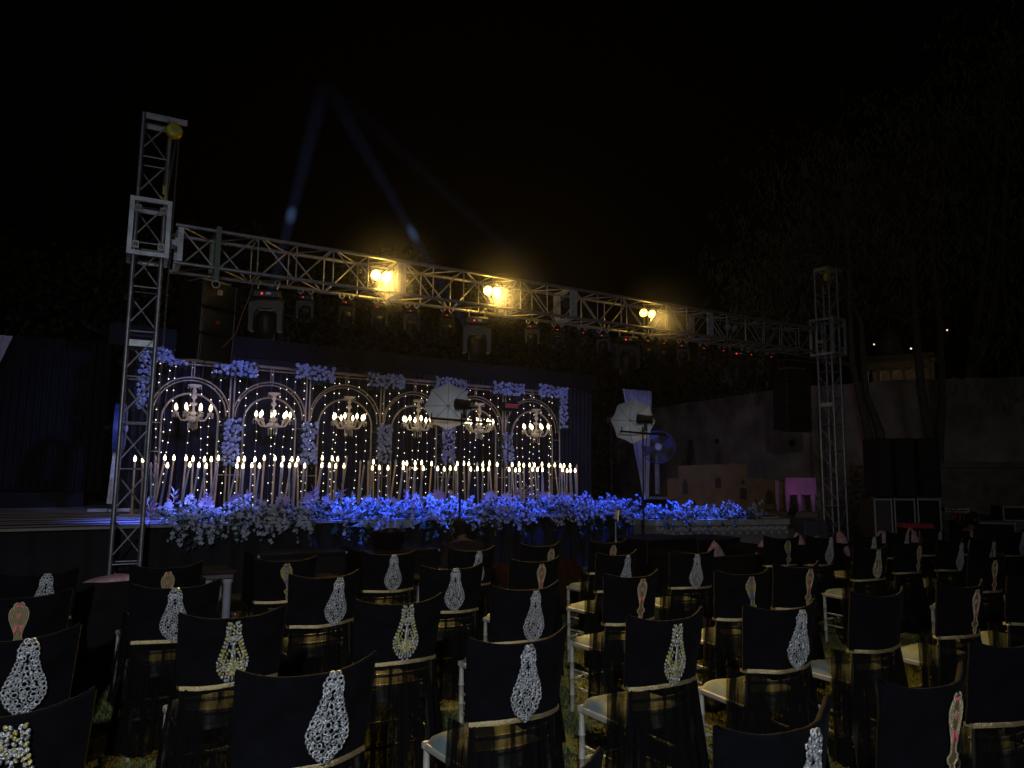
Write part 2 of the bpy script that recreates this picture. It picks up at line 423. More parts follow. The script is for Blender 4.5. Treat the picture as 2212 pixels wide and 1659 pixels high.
def lotus_orn(seed):
    H = .28; m_ = MB(); gd = MB(); rq = random.Random(seed)
    t = 0.0
    while t < 1:
        hw = interp(SIL, t)*.95
        for sg in (-1, 1):
            X = ORX+sg*hw; Z = OZ0+t*H
            (m_ if rq.random() < .6 else gd).sph((X, orn_y(X, min(Z, ZT))-.007, Z), (.0068, .004, .0088), 7, 5, Matrix.Rotation(sg*.5, 4, 'Y'))
        t += .0165/H
    z = .016
    while z < H-.01:
        hw = interp(SIL, z/H)*.95-.012; n_ = int(hw*2/.014)
        for i in range(n_+1):
            x = -hw+2*hw*(i/max(1, n_)) if n_ else 0
            if .22 < z/H < .62 and abs(x) < .016: continue
            X = ORX+x; Z = OZ0+z; (gd if rq.random() < .5 else m_).sph((X, orn_y(X, min(Z, ZT))-.006, Z), (.0056, .0035, .0082), 6, 4, Matrix.Rotation(rq.uniform(-.9, .9), 4, 'Y'))
        z += .0145
    for sg in (-1, 1):                            # big paisley curls low, coils above
        for zc, xr, rr_ in ((.26, .027, .0155), (.70, .013, .010)):
            X = ORX+sg*xr; Z = OZ0+zc*H
            m_.tor((X, orn_y(X, Z)-.009, Z), rr_, .0042, TX, 14, 6)
            gd.sph((X, orn_y(X, Z)-.009, Z), rr_*.45, 8, 5)
        pts = []
        for i in range(12):
            a = -1.2+i*.26; X = ORX+sg*(.012+.034*math.sin(max(0, a+1.2)*.8)); Z = OZ0+H*(.16+.035*i); pts.append((X, orn_y(X, min(Z, ZT))-.009, Z))
        gd.tube(pts, [.002+.0035*math.sin(PI*i/11) for i in range(12)], 6)
    for i in range(9):                             # spear leaf
        q = i/8; Z = OZ0+H*(.30+.30*q); m_.sph((ORX, orn_y(ORX, Z)-.011, Z), (.002+.011*math.sin(PI*(.1+.9*(1-q)))*.9, .004, .012), 8, 5)
    for i in range(5):
        X = ORX+(i-2)*.014; Z = OZ0+.02+abs(i-2)*.006; m_.sph((X, orn_y(X, Z)-.008, Z), (.0055, .004, .008), 7, 5)
        gd.sph((ORX+(i-2)*.008, orn_y(ORX, ZT-.03)-.008, OZ0+H*(.82+.04*(i % 3))), .005, 7, 5)
    gd.grid(lambda a, b: (ORX+(a-.5)*.05*(1-abs(b-.4)), orn_y(ORX, OZ0+.05+.07*b)-.0075-.003*math.sin(PI*a), OZ0+.035+.075*b), 8, 6)
    return [('brooch', m_, SILV, [('gold_relief', gd, GOLD)])]
ORNS = {'silver': (silver_orn, (1,)), 'silver2': (silver_orn, (9,)), 'pink': (pear_orn, (2, False)), 'blue': (pear_orn, (3, True)), 'lotus': (lotus_orn, (4,)), 'plain': (None, ())}
def make_chair(kind, rnd):
    t = empty('banquet_chair')
    def link(name, me):
        o = bpy.data.objects.new(name, me); col.objects.link(o); o.parent = t; return o
    link('back_cover', make_cover(rnd)); link('gold_band', make_band(rnd)); link('sheer_skirt', make_skirt(int(rnd*10)))
    for sg in (-1, 1):
        m_ = MB(); pts = [(sg*.185, 0, 0), (sg*.19, .012, .2), (sg*.193, .012, .44), (sg*.191, .006, .60), (sg*.188, .005, .64), (sg*.188, -.034, .86)]
        m_.tube(pts, [.013, .016, .017, .012, .007, .006], 8)
        for zz in (.12, .3, .5, .57): m_.tor((sg*.19, .012, zz), .015, .004, None, 8, 5)
        m_.build('rear_leg', CREAM, t)
        m_ = MB(); bamboo(m_, (sg*.185, .36, 0), (sg*.19, .36, .43), .015, 4); m_.build('front_leg', CREAM, t)
        m_ = MB(); bamboo(m_, (sg*.186, .015, .16), (sg*.186, .36, .16), .009, 3, 6); m_.build('side_stretcher', CREAM, t); m_ = MB(); bamboo(m_, (sg*.186, .015, .27), (sg*.186, .36, .27), .009, 3, 6); m_.build('side_stretcher', CREAM, t)
    for y in (.012, .36): m_ = MB(); bamboo(m_, (-.186, y, .21), (.186, y, .21), .009, 4, 6); m_.build('cross_stretcher', CREAM, t)
    m_ = MB(); m_.b2((-.208, -.01, .425), (.208, .018, .455), .006); m_.b2((-.208, .35, .425), (.208, .378, .455), .006)
    m_.b2((-.208, .0182, .426), (-.18, .3498, .454), .005); m_.b2((.18, .0182, .426), (.208, .3498, .454), .005); m_.build('seat_frame', CREAM, t)
    m_ = MB()
    for z in (.515, .565):
        m_.tube([(x*.195, .0-.045*(1-x*x), z) for x in [-1+.2*i for i in range(11)]], .009, 6)
    m_.build('back_rail', CREAM, t)
    m_ = MB()
    def cu(a, b):
        x = (2*a-1); y = (2*b-1); e = lambda v: 1-abs(v)**6
        h = .045*(e(x)*e(y))**.5+.008*noise.noise(Vector((x*2+rnd, y*2, 0)))
        return (x*.2, .18+y*.195, .452+h)
    m_.grid(cu, 14, 14); m_.grid(lambda a, b: (-(2*a-1)*.2, .18+(2*b-1)*.195, .4515), 2, 2); m_.build('seat_cushion', CUSH, t)
    fn, ar = ORNS[kind]
    if fn:
        for nm, mb, mt, subs in fn(*ar):
            o = mb.build(nm, mt, t)
            for sn, sm, smt in subs: sm.build(sn, smt, o)
    reg(t); return t
ORD = ['leftmost', 'second', 'third', 'fourth', 'fifth', 'sixth', 'seventh', 'eighth', 'ninth', 'tenth', 'eleventh', 'twelfth', 'thirteenth', 'fourteenth']
DESC = {'silver': 'silver lace pendant', 'silver2': 'silver lace pendant', 'pink': 'gold and pink pear pendant', 'blue': 'gold and blue paisley pendant', 'lotus': 'gold and silver lotus pendant', 'plain': 'plain black back and no pendant'}
# rows: (row phrase, [(x, y, kind, rot deg)])
ROWS = [('the nearest row', [(.92, 1.30, 'plain', -4), (1.73, 1.24, 'silver2', 1), (2.48, 1.24, 'pink', -2), (3.33, 1.36, 'plain', -6)]),
 ('the second row', [(.02, 2.42, 'lotus', 0), (.87, 2.40, 'silver', 0), (1.72, 2.42, 'silver2', 0), (2.56, 2.45, 'lotus', -2), (3.24, 2.34, 'silver', -8), (4.09, 2.32, 'plain', -4), (4.88, 2.25, 'pink', -5), (5.72, 2.22, 'plain', -4)]),
 ('the third row', [(.06, 3.46, 'silver', 0), (.90, 3.50, 'lotus', 0), (1.69, 3.45, 'lotus', -5), (2.52, 3.51, 'silver2', -1), (3.43, 3.60, 'pink', -1), (4.17, 3.32, 'blue', -9), (4.86, 3.38, 'pink', -4), (6.98, 3.02, 'pink', -8), (7.85, 2.9, 'plain', -8)]),
 ('the fourth row', [(.10, 4.58, 'pink', 0), (.84, 4.55, 'silver2', -3), (1.71, 4.55, 'silver', 4), (2.60, 4.53, 'silver2', -9), (3.38, 4.61, 'pink', 1), (4.26, 4.66, 'silver', 2), (4.93, 4.46, 'silver2', -9), (6.80, 3.95, 'lotus', -8), (7.68, 4.05, 'pink', -4), (8.30, 3.94, 'silver', -6), (8.99, 3.92, 'lotus', -8)]),
 ('the farthest row', [(.20, 5.53, 'silver', 2), (.96, 5.53, 'pink', 5), (1.76, 5.53, 'blue', -5), (2.63, 5.59, 'silver', -5), (3.38, 5.54, 'silver2', 1), (4.16, 5.60, 'pink', 3), (4.96, 5.58, 'pink', -1), (7.02, 5.09, 'blue', -12), (7.50, 4.93, 'silver', -4), (8.15, 4.77, 'silver2', -8), (9.0, 4.87, 'silver', -4), (9.70, 4.82, 'silver2', -6), (10.28, 4.70, 'silver', -6), (10.62, 4.28, 'silver2', -6)])]
PROT = {}
rq = random.Random(11)
for row, cs in ROWS:
    for i, (x, y, k, rot) in enumerate(cs):
        a = R(rot+rq.uniform(-1.2, 1.2))
        variants = 2
        key = (k, (i+len(row)) % variants)
        if key not in PROT: o = PROT[key] = make_chair(k, 1.3+len(PROT)*2.7)
        else: o = copy_tree(PROT[key])
        o.location = (x-math.sin(a)*.09, y+.09*math.cos(a)+(.0), 0); o.rotation_euler = (0, 0, a)
        for b_ in [c for c in (KIDS_OF(o)) if c.name.startswith('brooch')]:
            b_.location = (rq.uniform(-.014, .014), -.004, rq.uniform(-.012, .004)); b_.rotation_euler = (0, rq.uniform(-.05, .05), 0)
        n = len(cs); pos = 'leftmost' if i == 0 else ('rightmost' if i == n-1 else ORD[i]+' from left')
        tag(o, 'black-draped chair with %s, %s in %s' % (DESC[k], pos, row), 'chair', 'banquet chairs in rows facing the stage')
# ---------------------------------------------------------------- stage
FY = 14.0; SZ = .90                       # backdrop frame plane, stage top
st = MB(); st.b2((-9, 10.2, .06), (9.6, 19, SZ-.006)); so_ = st.build('stage', SKIRTC)
tag(so_, 'long black-skirted wooden stage carrying the floral backdrop', 'stage')
st = MB(); st.b2((-9, 10.14, SZ-.0055), (9.62, 19, SZ), 0); st.build('carpet_top', CARPET, so_)
st = MB(); st.b2((-9, 10.10, SZ-.022), (9.62, 10.137, SZ+.004)); st.build('edge_trim', mat('beige_edge', (.28, .26, .22), .7), so_)
sk = MB()
sk.grid(lambda a, b: (-9+18.55*a, 10.165-.022*math.sin(a*420)-.012*math.sin(a*133+1)-.02*b, SZ-.052-.84*b), 700, 3); sk.build('stage_skirt', SKIRTC, so_)
# lighter torn board showing above the second speaker
bd = MB(); P = [atY(790, 1124, 10.08), atY(925, 1122, 10.08), atY(880, 1140, 10.08), atY(845, 1143, 10.08), atY(760, 1137, 10.08)]
bd.prism([(p.x, p.z) for p in P][::-1], 10.075, 10.095); bd.build('bare_board', mat('bare_board', (.36, .38, .30), .8, 0, .3, 12), so_)
# masonry apron to the right
mz = .80; A1, B1 = Vector((9.63, 9.67, 0)), Vector((12.3, 8.86, 0))
ms = empty('masonry_platform', label='plastered masonry platform with painted white scallops right of the stage', cat='platform')
def poly(pts, z0, z1, name, mt, par):
    g_ = MB(); n = len(pts)
    g_.add([(p[0], p[1], z0) for p in pts]+[(p[0], p[1], z1) for p in pts], [tuple(range(n))[::-1], tuple(range(n, 2*n))]+[(i, (i+1) % n, (i+1) % n+n, i+n) for i in range(n)], False)
    return g_.build(name, mt, par)
dirn = (B1-A1).normalized(); nrm = Vector((dirn.y, -dirn.x, 0))
poly([A1, B1, (16.5, 13), (16.5, 19), (9.63, 19)], 0, mz-.1, 'plinth_wall', mat('painted_masonry', (.20, .17, .16), .9, 0, .25, 5, .3), ms)
q0, q1 = A1+nrm*.04, B1+nrm*.04+dirn*.02
poly([q0, q1, (16.6, 13), (16.6, 19), (9.63, 19)], mz-.098, mz, 'coping', mat('pale_coping', (.40, .37, .30), .85, 0, .2, 7, .3), ms)
poly([A1+Vector((.05, .3, 0)), B1+Vector((.25, .35, 0)), (16.2, 13.2), (16.2, 18.9), (9.65, 18.9)], mz+.002, mz+.014, 'carpet', CARPET, ms)
sc = MB(); rotz = math.atan2(dirn.y, dirn.x)
SM = Matrix.Rotation(rotz, 4, 'Z')
for i in range(16):
    cpos = A1+dirn*(.10+i*.172)+nrm*.004; cpos.z = mz-.125
    for rr_ in (.075, .055, .036): sc.tor(cpos, rr_, .007, SM @ TX, 14, 4, arc=PI, a0=PI)
    c2 = cpos+dirn*.086; c2.z = mz-.20
    for a in (-.5, 0, .5):
        e = c2+Vector((math.sin(a)*dirn.x, math.sin(a)*dirn.y, -math.cos(a)))*.06
        sc.tube([c2+Vector((0, 0, .05)), c2, e], .004, 5); sc.sph(e, .010, 6, 4)
sc.build('scallop_border', mat('white_limewash', (.6, .6, .62), .9), ms)
# curtains
def curtain(x0, x1, y, z0, z1, name, lab, mt=CURTAIN, amp=.035, per=.13, x1b=None):
    m_ = MB(); n = int((x1-x0)/per*8)
    def f(a, b):
        x = x0+(x1-x0)*a
        d = amp*math.sin(x*2*PI/per+1.3*math.sin(x*1.7))*(1+.5*math.sin(x*.9))+.03*noise.noise(Vector((x*1.2, b*3, 0)))
        return (x+.02*noise.noise(Vector((x*3, b*4, 5))), y+d, z0+(z1-z0)*b+.02*math.sin(x*2)*b)
    m_.grid(f, n, 8); o = m_.build(name, mt); return tag(o, lab, 'curtain')
zc = atY(700, 792, 14.9).z
curtain(1.6, 12.55, 14.9, SZ+.01, zc+.05, 'backdrop_curtain', 'pleated black backdrop curtain hanging behind the gilt arches')
curtain(-9, 1.55, 16.6, SZ+.28, atY(120, 733, 16.6).z, 'side_curtain', 'pleated black curtain on the left beyond the truss tower', SKIRTC)
ss = MB(); ss.b2((-9, 15.9, SZ+.002), (1.2, 16.5, SZ+.27)); tag(ss.build('low_riser', SKIRTC), 'low black riser at the foot of the left curtain', 'riser')
vb = MB(); vb.b2((1.3, 14.7, zc+.03), (12.6, 14.78, zc+.40)); tag(vb.build('valance', mat('dull_black_valance', (.004, .004, .005), .95)), 'flat black valance strip along the top of the backdrop curtain', 'valance')
def tail(pts, y, lab):
    m_ = MB()
    def f(a, b):
        l = pts[0].lerp(pts[3], b) if len(pts) == 4 else pts[0]; r_ = pts[1].lerp(pts[2], b); p = l.lerp(r_, a)
        return (p.x, y-.02*math.sin(a*42)-.015*math.sin(a*19+b*2), p.z)
    m_.grid(f, 60, 12); o = m_.build('drape', TAIL); tag(o, lab, 'drape', 'white gathered drapes at the curtain ends')
tail([atY(1345, 840, 14.5), atY(1409, 845, 14.5), atY(1400, 1092, 14.5), atY(1390, 1080, 14.5)], 14.5, 'long white gathered drape at the right end of the curtain')
tail([atY(-60, 718, 15.9), atY(28, 726, 15.9), atY(-8, 800, 15.9), atY(-60, 860, 15.9)], 15.9, 'white gathered drape at the far left edge')
# ---------------------------------------------------------------- backdrop frame
def fx(px, py=950): return atY(px, py, FY)
x_l = fx(322, 850).x; x_r = fx(1209, 880).x
posts = [x_l]+[fx(px, 900).x for px in (499, 664, 825, 963, 1089)]+[x_r]
ztop = (atY(441, 782, FY).z+atY(1141, 842, FY).z)/2
zspr = (atY(498, 893, FY).z+atY(1088, 925, FY).z)/2
fr = empty('arch_frame', (0, 0, 0), label='gold-painted tube frame of six double arches on the stage', cat='backdrop frame')
tb = MB(); tb.tube([(x_l-.05, FY, ztop), (x_r+.03, FY, ztop)], .028, 8); tb.tube([(x_l-.05, FY+.02, ztop-.07), (x_r+.03, FY+.02, ztop-.07)], .012, 6); tb.build('top_rail', FRAMEG, fr)
for i in range(6):
    a, b = posts[i], posts[i+1]; c = (a+b)/2; ro = (b-a)/2-.03; ri = ro-.19
    m_ = MB()
    zo = zspr-.05
    m_.tube([(c-ro*math.cos(t), FY+.015, zo+ro*1.0*math.sin(t)) for t in [PI*k/28 for k in range(29)]], .014, 7)
    m_.tube([(c-(ro-.05)*math.cos(t), FY+.05, zo+(ro-.05)*math.sin(t)) for t in [PI*k/28 for k in range(29)]], .012, 7)
    for k in (5, 8, 20, 23):
        t = PI*k/28; m_.tube([(c-ro*math.cos(t), FY+.02, zo+ro*math.sin(t)), (c-(ro-.05)*math.cos(t), FY+.05, zo+(ro-.05)*math.sin(t))], .008, 5)
    m_.build('outer_arch', FRAMEG, fr)
    m_ = MB(); z1 = zspr-.14
    m_.tube([(c-ri, FY, SZ)]+[(c-ri*math.cos(t), FY, z1+ri*.98*math.sin(t)) for t in [PI*k/28 for k in range(29)]]+[(c+ri, FY, SZ)], .018, 8); m_.build('inner_arch', FRAMEG, fr)
    m_ = MB()
    for s in (-.022, .022): m_.tube([(c+s, FY+.01, ztop), (c+s, FY+.01, zo+ro)], .010, 6)
    m_.build('hanger', FRAMEG, fr)
    m_ = MB()
    for zz in (zspr-.22, zspr-.72, SZ+.62):
        m_.tube([(a, FY+.005, zz), (c-ri, FY+.005, zz)], .010, 6); m_.tube([(c+ri, FY+.005, zz), (b, FY+.005, zz)], .010, 6)
    m_.build('rung', FRAMEG, fr)
for i, x in enumerate(posts):
    m_ = MB()
    for s in ((-.035, .035) if 0 < i < 6 else (0,)): m_.tube([(x+s, FY, SZ), (x+s, FY, ztop-.02)], .017, 8)
    m_.build('post', FRAMEG, fr)
# flowers on frame
def flower_mesh():
    m_ = MB(); rq = random.Random(5)
    for k in range(26):
        a = k*2.4; e = .35+1.2*k/26
        d = Vector((math.cos(a)*math.sin(e), math.sin(a)*math.sin(e), math.cos(e))); s = d.cross(Vector((0, 0, 1))).normalized(); u = s.cross(d)
        p = d*.032; wd = .017
        m_.add([p-s*wd*.4, p+s*wd*.4, p+s*wd+u*.012+d*.010, p+u*.016+d*.014, p-s*wd+u*.012+d*.010], [(0, 1, 2, 3, 4)], False)
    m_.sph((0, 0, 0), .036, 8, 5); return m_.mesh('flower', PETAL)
FM = flower_mesh()
star = MB()
for k in range(5):
    a = 2*PI*k/5
    for s in (-1, 1):
        star.add([(0, 0, .02), (.052*math.cos(a), .052*math.sin(a), .0), (.022*math.cos(a+s*.63), .022*math.sin(a+s*.63), .012)], [(0, 1, 2) if s > 0 else (0, 2, 1)], False)
star.sph((0, 0, .012), .012, 6, 4)
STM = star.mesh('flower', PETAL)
def leafq(m_, p, d, L, wd, up=Vector((0, 0, 1))):
    d = d.normalized(); s = d.cross(up)
    if s.length < .1: s = d.cross(Vector((1, 0, 0)))
    s.normalize(); p = Vector(p); n_ = s.cross(d)
    m_.add([p, p+d*L*.5+s*wd, p+d*L+n_*L*-.12, p+d*L*.5-s*wd, p+d*L*.5+n_*wd*.25], [(0, 1, 4), (1, 2, 4), (2, 3, 4), (3, 0, 4)], False)
def bundle(x0, x1, z0, z1, lab, seed, depth=.12):
    t = empty('flower_bundle', ((x0+x1)/2, FY-.06, (z0+z1)/2), label=lab, cat='flower garland', group='white flower bundles tied to the arch frame')
    cx, cz = (x0+x1)/2, (z0+z1)/2; rq = random.Random(seed); m_ = MB()
    area = (x1-x0)*(z1-z0); n = int(area/.0050)
    for k in range(int(n*11)):
        p = Vector((rq.uniform(x0-.04, x1+.04)-cx, rq.uniform(-.05, .08), rq.uniform(z0-.05, z1+.03)-cz))
        leafq(m_, p, Vector((rq.uniform(-1, 1), rq.uniform(-1, .1), rq.uniform(-1, .6))), rq.uniform(.05, .1), rq.uniform(.012, .022))
    m_.build('foliage', LEAF, t)
    placed = []
    tries = 0
    while len(placed) < n and tries < n*40:
        tries += 1
        p = Vector((rq.uniform(x0, x1)-cx, 0, rq.uniform(z0, z1)-cz))
        if all((p-q).length > .053 for q in placed):
            placed.append(p)
            o = bpy.data.objects.new('flower', FM if rq.random() < .78 else STM); col.objects.link(o); o.parent = t
            o.location = (p.x, -depth*.5-rq.uniform(0, .04), p.z)
            d = Vector((p.x*.8+rq.uniform(-.5, .5), -1, p.z*.8+rq.uniform(-.5, .5)))
            o.rotation_euler = d.to_track_quat('Z', 'Y').to_euler(); s = rq.uniform(.80, 1.02); o.scale = (s, s, s)
    return t
names = ['first', 'second', 'third', 'fourth', 'fifth']
for i, (l, r_, yc) in enumerate(((462, 553, 793), (635, 718, 804), (788, 866, 821), (934, 1002, 829), (1060, 1126, 839))):
    a = atY(l, yc, FY); b = atY(r_, yc, FY)
    bundle(a.x, b.x, a.z-.13, a.z+.13, 'horizontal white flower bundle on the top rail, %s post junction from left' % names[i], 20+i)
bundle(x_l+.0, atY(405, 785, FY).x, ztop-.12, ztop+.14, 'horizontal white flower bundle at the top left corner of the frame', 31)
bundle(x_l-.20, x_l-.02, atY(315, 882, FY).z, ztop+.1, 'upright white flower bundle down the left end post', 32)
bundle(atY(1158, 848, FY).x, x_r-.05, ztop-.13, ztop+.13, 'horizontal white flower bundle at the top right corner of the frame', 33)
bundle(x_r-.10, x_r+.12, atY(1205, 925, FY).z, ztop+.10, 'upright white flower bundle down the right end post', 34)
for i in range(5):
    x = posts[i+1]; zb = atY(498+i*147, [1003, 1000, 998, 1002, 1003][i], FY).z
    zt_ = atY([498, 672, 826, 965, 1092][i], [906, 916, 920, 925, 937][i], FY).z
    bundle(x-.14, x+.14, zb, zt_, 'upright white flower column between arches, %s post junction from left' % names[i], 40+i, .16)
# string lights
bulbm = MB(); bulbm.sph((0, 0, 0), .0105, 6, 4); BM = bulbm.mesh('bulb', SBULB)
rq = random.Random(77); sx = []
nst = 50
for k in range(nst):
    x = x_l+.12+(x_r-x_l-.2)*k/(nst-1)+rq.uniform(-.05, .05)
    t = empty('fairy_light_string', (x, FY+.14, ztop-.04), label='thin vertical string of warm fairy lights hanging behind the arches', cat='string lights', group='vertical strings of fairy lights behind the arches')
    L_ = ztop-SZ-rq.uniform(.05, .35); m_ = MB(); ph = rq.uniform(0, 6)
    lean = rq.uniform(-.05, .03)
    pt = lambda q: Vector((lean*q*L_+.012*math.sin(q*9+ph), .01*math.sin(q*14+ph), -q*L_))
    m_.tube([pt(q/16) for q in range(17)], .0022, 4, False); m_.build('wire', WIRE, t)
    z = rq.uniform(.03, .2)
    while z < L_:
        if rq.random() < .93:
            o = bpy.data.objects.new('bulb', BM); col.objects.link(o); o.parent = t; o.location = pt(z/L_)+Vector((0, -.012, 0))
        z += .185*rq.uniform(.75, 1.2)
# chandeliers
def make_chandelier():
    t = empty('chandelier')
    m_ = MB(); m_.lathe([(0, .0), (.10, -.01), (.105, -.03), (.05, -.055), (.012, -.06)], n=18); m_.build('canopy', CRYSTAL, t)
    m_ = MB(); m_.lathe([(.012, -.05), (.03, -.09), (.035, -.12), (.015, -.15), (.04, -.18), (.045, -.21), (.018, -.24), (.018, -.29), (.06, -.30), (.045, -.33), (.015, -.35), (.02, -.42), (.06, -.46), (.03, -.50)], n=14); m_.build('stem', CRYSTAL, t)
    m_ = MB(); m_.lathe([(.02, -.50), (.09, -.52), (.11, -.55), (.08, -.585), (.03, -.60), (0, -.61)], n=16); m_.build('bowl', CRYSTAL, t)
    for k in range(8):
        a = 2*PI*k/8+.2; c, s = math.cos(a), math.sin(a)
        m_ = MB(); pts = [(.05*c, .05*s, -.53), (.12*c, .12*s, -.575), (.19*c, .19*s, -.565), (.225*c, .225*s, -.51), (.25*c, .25*s, -.475), (.27*c, .27*s, -.47)]
        m_.tube(pts, .012, 6)
        m_.lathe([(.012, -.475), (.045, -.462), (.05, -.455), (.02, -.455), (.014, -.42), (.0, -.418)], Matrix.Translation((.27*c, .27*s, 0)), 10)
        ar = m_.build('arm', CRYSTAL, t)
        m_ = MB(); m_.lathe([(0, -.42), (.018, -.405), (.026, -.38), (.02, -.35), (.006, -.32), (0, -.315)], Matrix.Translation((.27*c, .27*s, 0)), 8); m_.build('flame_bulb', CBULB, ar)
        m_ = MB()
        for q in range(4):
            b = a+q*PI/2; x, y = .27*c+.042*math.cos(b), .27*s+.042*math.sin(b)
            for z in (-.475, -.495, -.52): m_.sph((x, y, z), (.006, .006, .010), 5, 4)
        m_.build('crystal_drops', CRYSTAL, ar)
    m_ = MB()
    for q in range(10):
        a = q*PI/5
        for z in range(5): m_.sph((.07*math.cos(a), .07*math.sin(a), -.60-.022*z-.012*(q % 3)), (.006, .006, .010), 5, 4)
        m_.sph((.10*math.cos(a), .10*math.sin(a), -.06), (.005, .005, .014), 5, 4)
    m_.build('crystal_pendants', CRYSTAL, t)
    reg(t); return t
ch0 = make_chandelier(); nm6 = ['leftmost', 'second from left', 'third from left', 'fourth from left', 'fifth from left, partly behind the umbrella', 'rightmost']
for i in range(6):
    o = ch0 if i == 0 else copy_tree(ch0)
    cx = (posts[i]+posts[i+1])/2; zt_ = atY([415, 591, 754, 897, 1035, 1150][i], [829, 847, 855, 862, 870, 882][i], FY-.15).z
    o.location = (cx+.02, FY-.12, zt_); o.rotation_euler = (0, 0, i*.37); s = 1.12; o.scale = (s, s, s)
    tag(o, 'crystal chandelier with lit flame bulbs, %s of six' % nm6[i] if i < 4 or i == 5 else 'crystal chandelier hanging half behind the left white umbrella', 'chandelier', 'crystal chandeliers hanging in the arches')
# candle poles
UP = [232, 284, -368, 430, 490, 571, 617, 693, 738, 785, 918, 957, 1028, 1090, 1161, 1217, 1273, 1313, 1475, 1541, 1577, -1637]
LO = [-337, -379, 447, 595, 656, 704, -778, 908, 949, 1007, 1058, 1205, 1257, 1300, 1358, 1472, 1522, 1564, 1619]
UP3 = [-235, -287, 321, -468, 519, 543, 598, 641, 707, 878, 921, 954, -1010, 1047, 1092, 1142, 1242, 1288, 1319, 1358, 1390, 1440, 1486, 1525, 1562, 1586, 1626, -1671]
LO3 = [-258, 314, 361, 418, 519, -563, 598, 652, 748, 791, 831, 867, 967, 1011, 1048, 1086, 1222, 1265, 1291, 1377, 1410, 1443, 1575, 1607, 1630, 1660]
z2 = lambda x, y: ((400+x/1.659)/1.8517, (1400+y/1.659)/1.8517)
z3 = lambda x, y: ((1300+x/1.659)/1.8517, (1300+y/1.659)/1.8517)
UPP = [(z2(abs(x), 722+(x % 5)*3 if x > 0 else 722), x > 0) for x in UP]+[(z3(abs(x), 905+abs(x)/1671*28+(abs(x) % 4)*3), x > 0) for x in UP3]
LOP = [(z2(abs(x), 768+(abs(x) % 5)*2), x > 0) for x in LO]+[(z3(abs(x), 945+abs(x)/1660*22+(abs(x) % 3)*3), x > 0) for x in LO3]
bm_ = MB(); bm_.lathe([(0, -.03), (.015, -.026), (.020, -.01), (.0225, .010), (.016, .038), (.006, .062), (0, .068)], n=8)
LITM = bm_.mesh('bulb', WBULB); OFFM = bm_.mesh('bulb', OFFB)
rq = random.Random(8)
for rows, Y, mt, lb in ((UPP, 13.2, POLEG, 'tall gold'), (LOP, 12.7, GREY, 'shorter grey')):
    for (px, py), lit in rows:
        p = atY(px, py, Y); ln = rq.uniform(-.05, .13) if px < 1020 else rq.uniform(-.12, .03)
        base = Vector((p.x-ln, Y+rq.uniform(-.05, .05), SZ))
        t = empty('candle_pole', base, label='%s candle pole with %s flame bulb standing behind the flowers' % (lb, 'a lit' if lit else 'an unlit'), cat='candle light', group='%s %s candle poles behind the flowers' % (lb, 'lit' if lit else 'unlit'))
        e = p-base; m_ = MB(); u = e.normalized(); e2 = e-u*.06
        m_.lathe([(.05, .0), (.05, .008), (.016, .012)], n=10)
        m_.tube([(0, 0, 0), e2], [.020, .017], 8); m_.tube([e2-u*.005, e2+u*.05], .016, 8); m_.build('pole', mt, t)
        o = bpy.data.objects.new('bulb', LITM if lit else OFFM); col.objects.link(o); o.parent = t; o.location = e
# ---------------------------------------------------------------- stage-front flower bed
rq = random.Random(21)
def edge_y(x): return 10.12 if x < 9.55 else 9.67-(x-9.63)*.303
blo, fol, fol2 = MB(), MB(), MB()
def blossom(m_, p, s, d):
    d = d.normalized(); a_ = d.cross(Vector((.3, .2, 1))).normalized(); b_ = d.cross(a_)
    ph = rq.uniform(0, 2); b0 = len(m_.v)
    m_.v.append(tuple(p+d*s*.15))
    for k in range(4):
        a = ph+k*PI/2
        for da, rr_ in ((-.55, .8), (0, 1.0), (.55, .8)):
            q = p+(a_*math.cos(a+da)+b_*math.sin(a+da))*s*rr_+d*s*(.35 if da == 0 else .18); m_.v.append(tuple(q))
        k0 = b0+1+k*3; m_.f.append((b0, k0, k0+1, k0+2)); m_.s.append(False)
x_left, x_right = 1.75, 11.75
n_sp = 820
for i in range(n_sp):
    u = rq.random(); x = x_left+(x_right-x_left)*u
    y0 = edge_y(x); thick = 1.25 if x < 9.4 else .75
    v = rq.random()
    hang = v < .17
    if hang:
        base = Vector((x, y0-.02, (SZ if x < 9.55 else mz)+.06)); d = Vector((rq.uniform(-.6, .6), -.45, rq.uniform(-.9, .3)))
        L_ = rq.uniform(.12, .27 if x < 4 else .18)
    else:
        base = Vector((x, y0-.06+(v-.15)**1.15*thick, (SZ if x < 9.55 else mz)+.03)); d = Vector((rq.uniform(-.7, .7), rq.uniform(-.6, .1), rq.uniform(.3, 1)))
        L_ = rq.uniform(.16, .46)
    if hang and x > 9.5 and rq.random() < .75: continue
    if noise.noise(Vector((x*2.6, base.y*3.4, 1.7))) < -.27: continue
    d.normalize(); e = base+d*L_; bend = Vector((0, -.05, -.10))
    pts = [base.lerp(e, q)+bend*q*q for q in (0, .33, .66, 1)]
    fol.tube(pts, .004, 4, False)
    nb = int(rq.uniform(8, 16))
    for k in range(nb):
        q = .25+.75*rq.random(); c = base.lerp(e, q)+bend*q*q
        off = Vector((rq.gauss(0, 1), rq.gauss(0, 1), rq.gauss(0, 1)))*.030*(1.3-q*.7)
        blossom(blo, c+off, rq.uniform(.018, .030), off+Vector((0, -.04, .015)))
    for k in range(9):
        q = rq.uniform(0, .9); c = base.lerp(e, q)+bend*q*q
        leafq(fol2 if rq.random() < .4 else fol, c, Vector((rq.uniform(-1, 1), rq.uniform(-1, .4), rq.uniform(-.6, .8))), rq.uniform(.05, .11), rq.uniform(.012, .024))
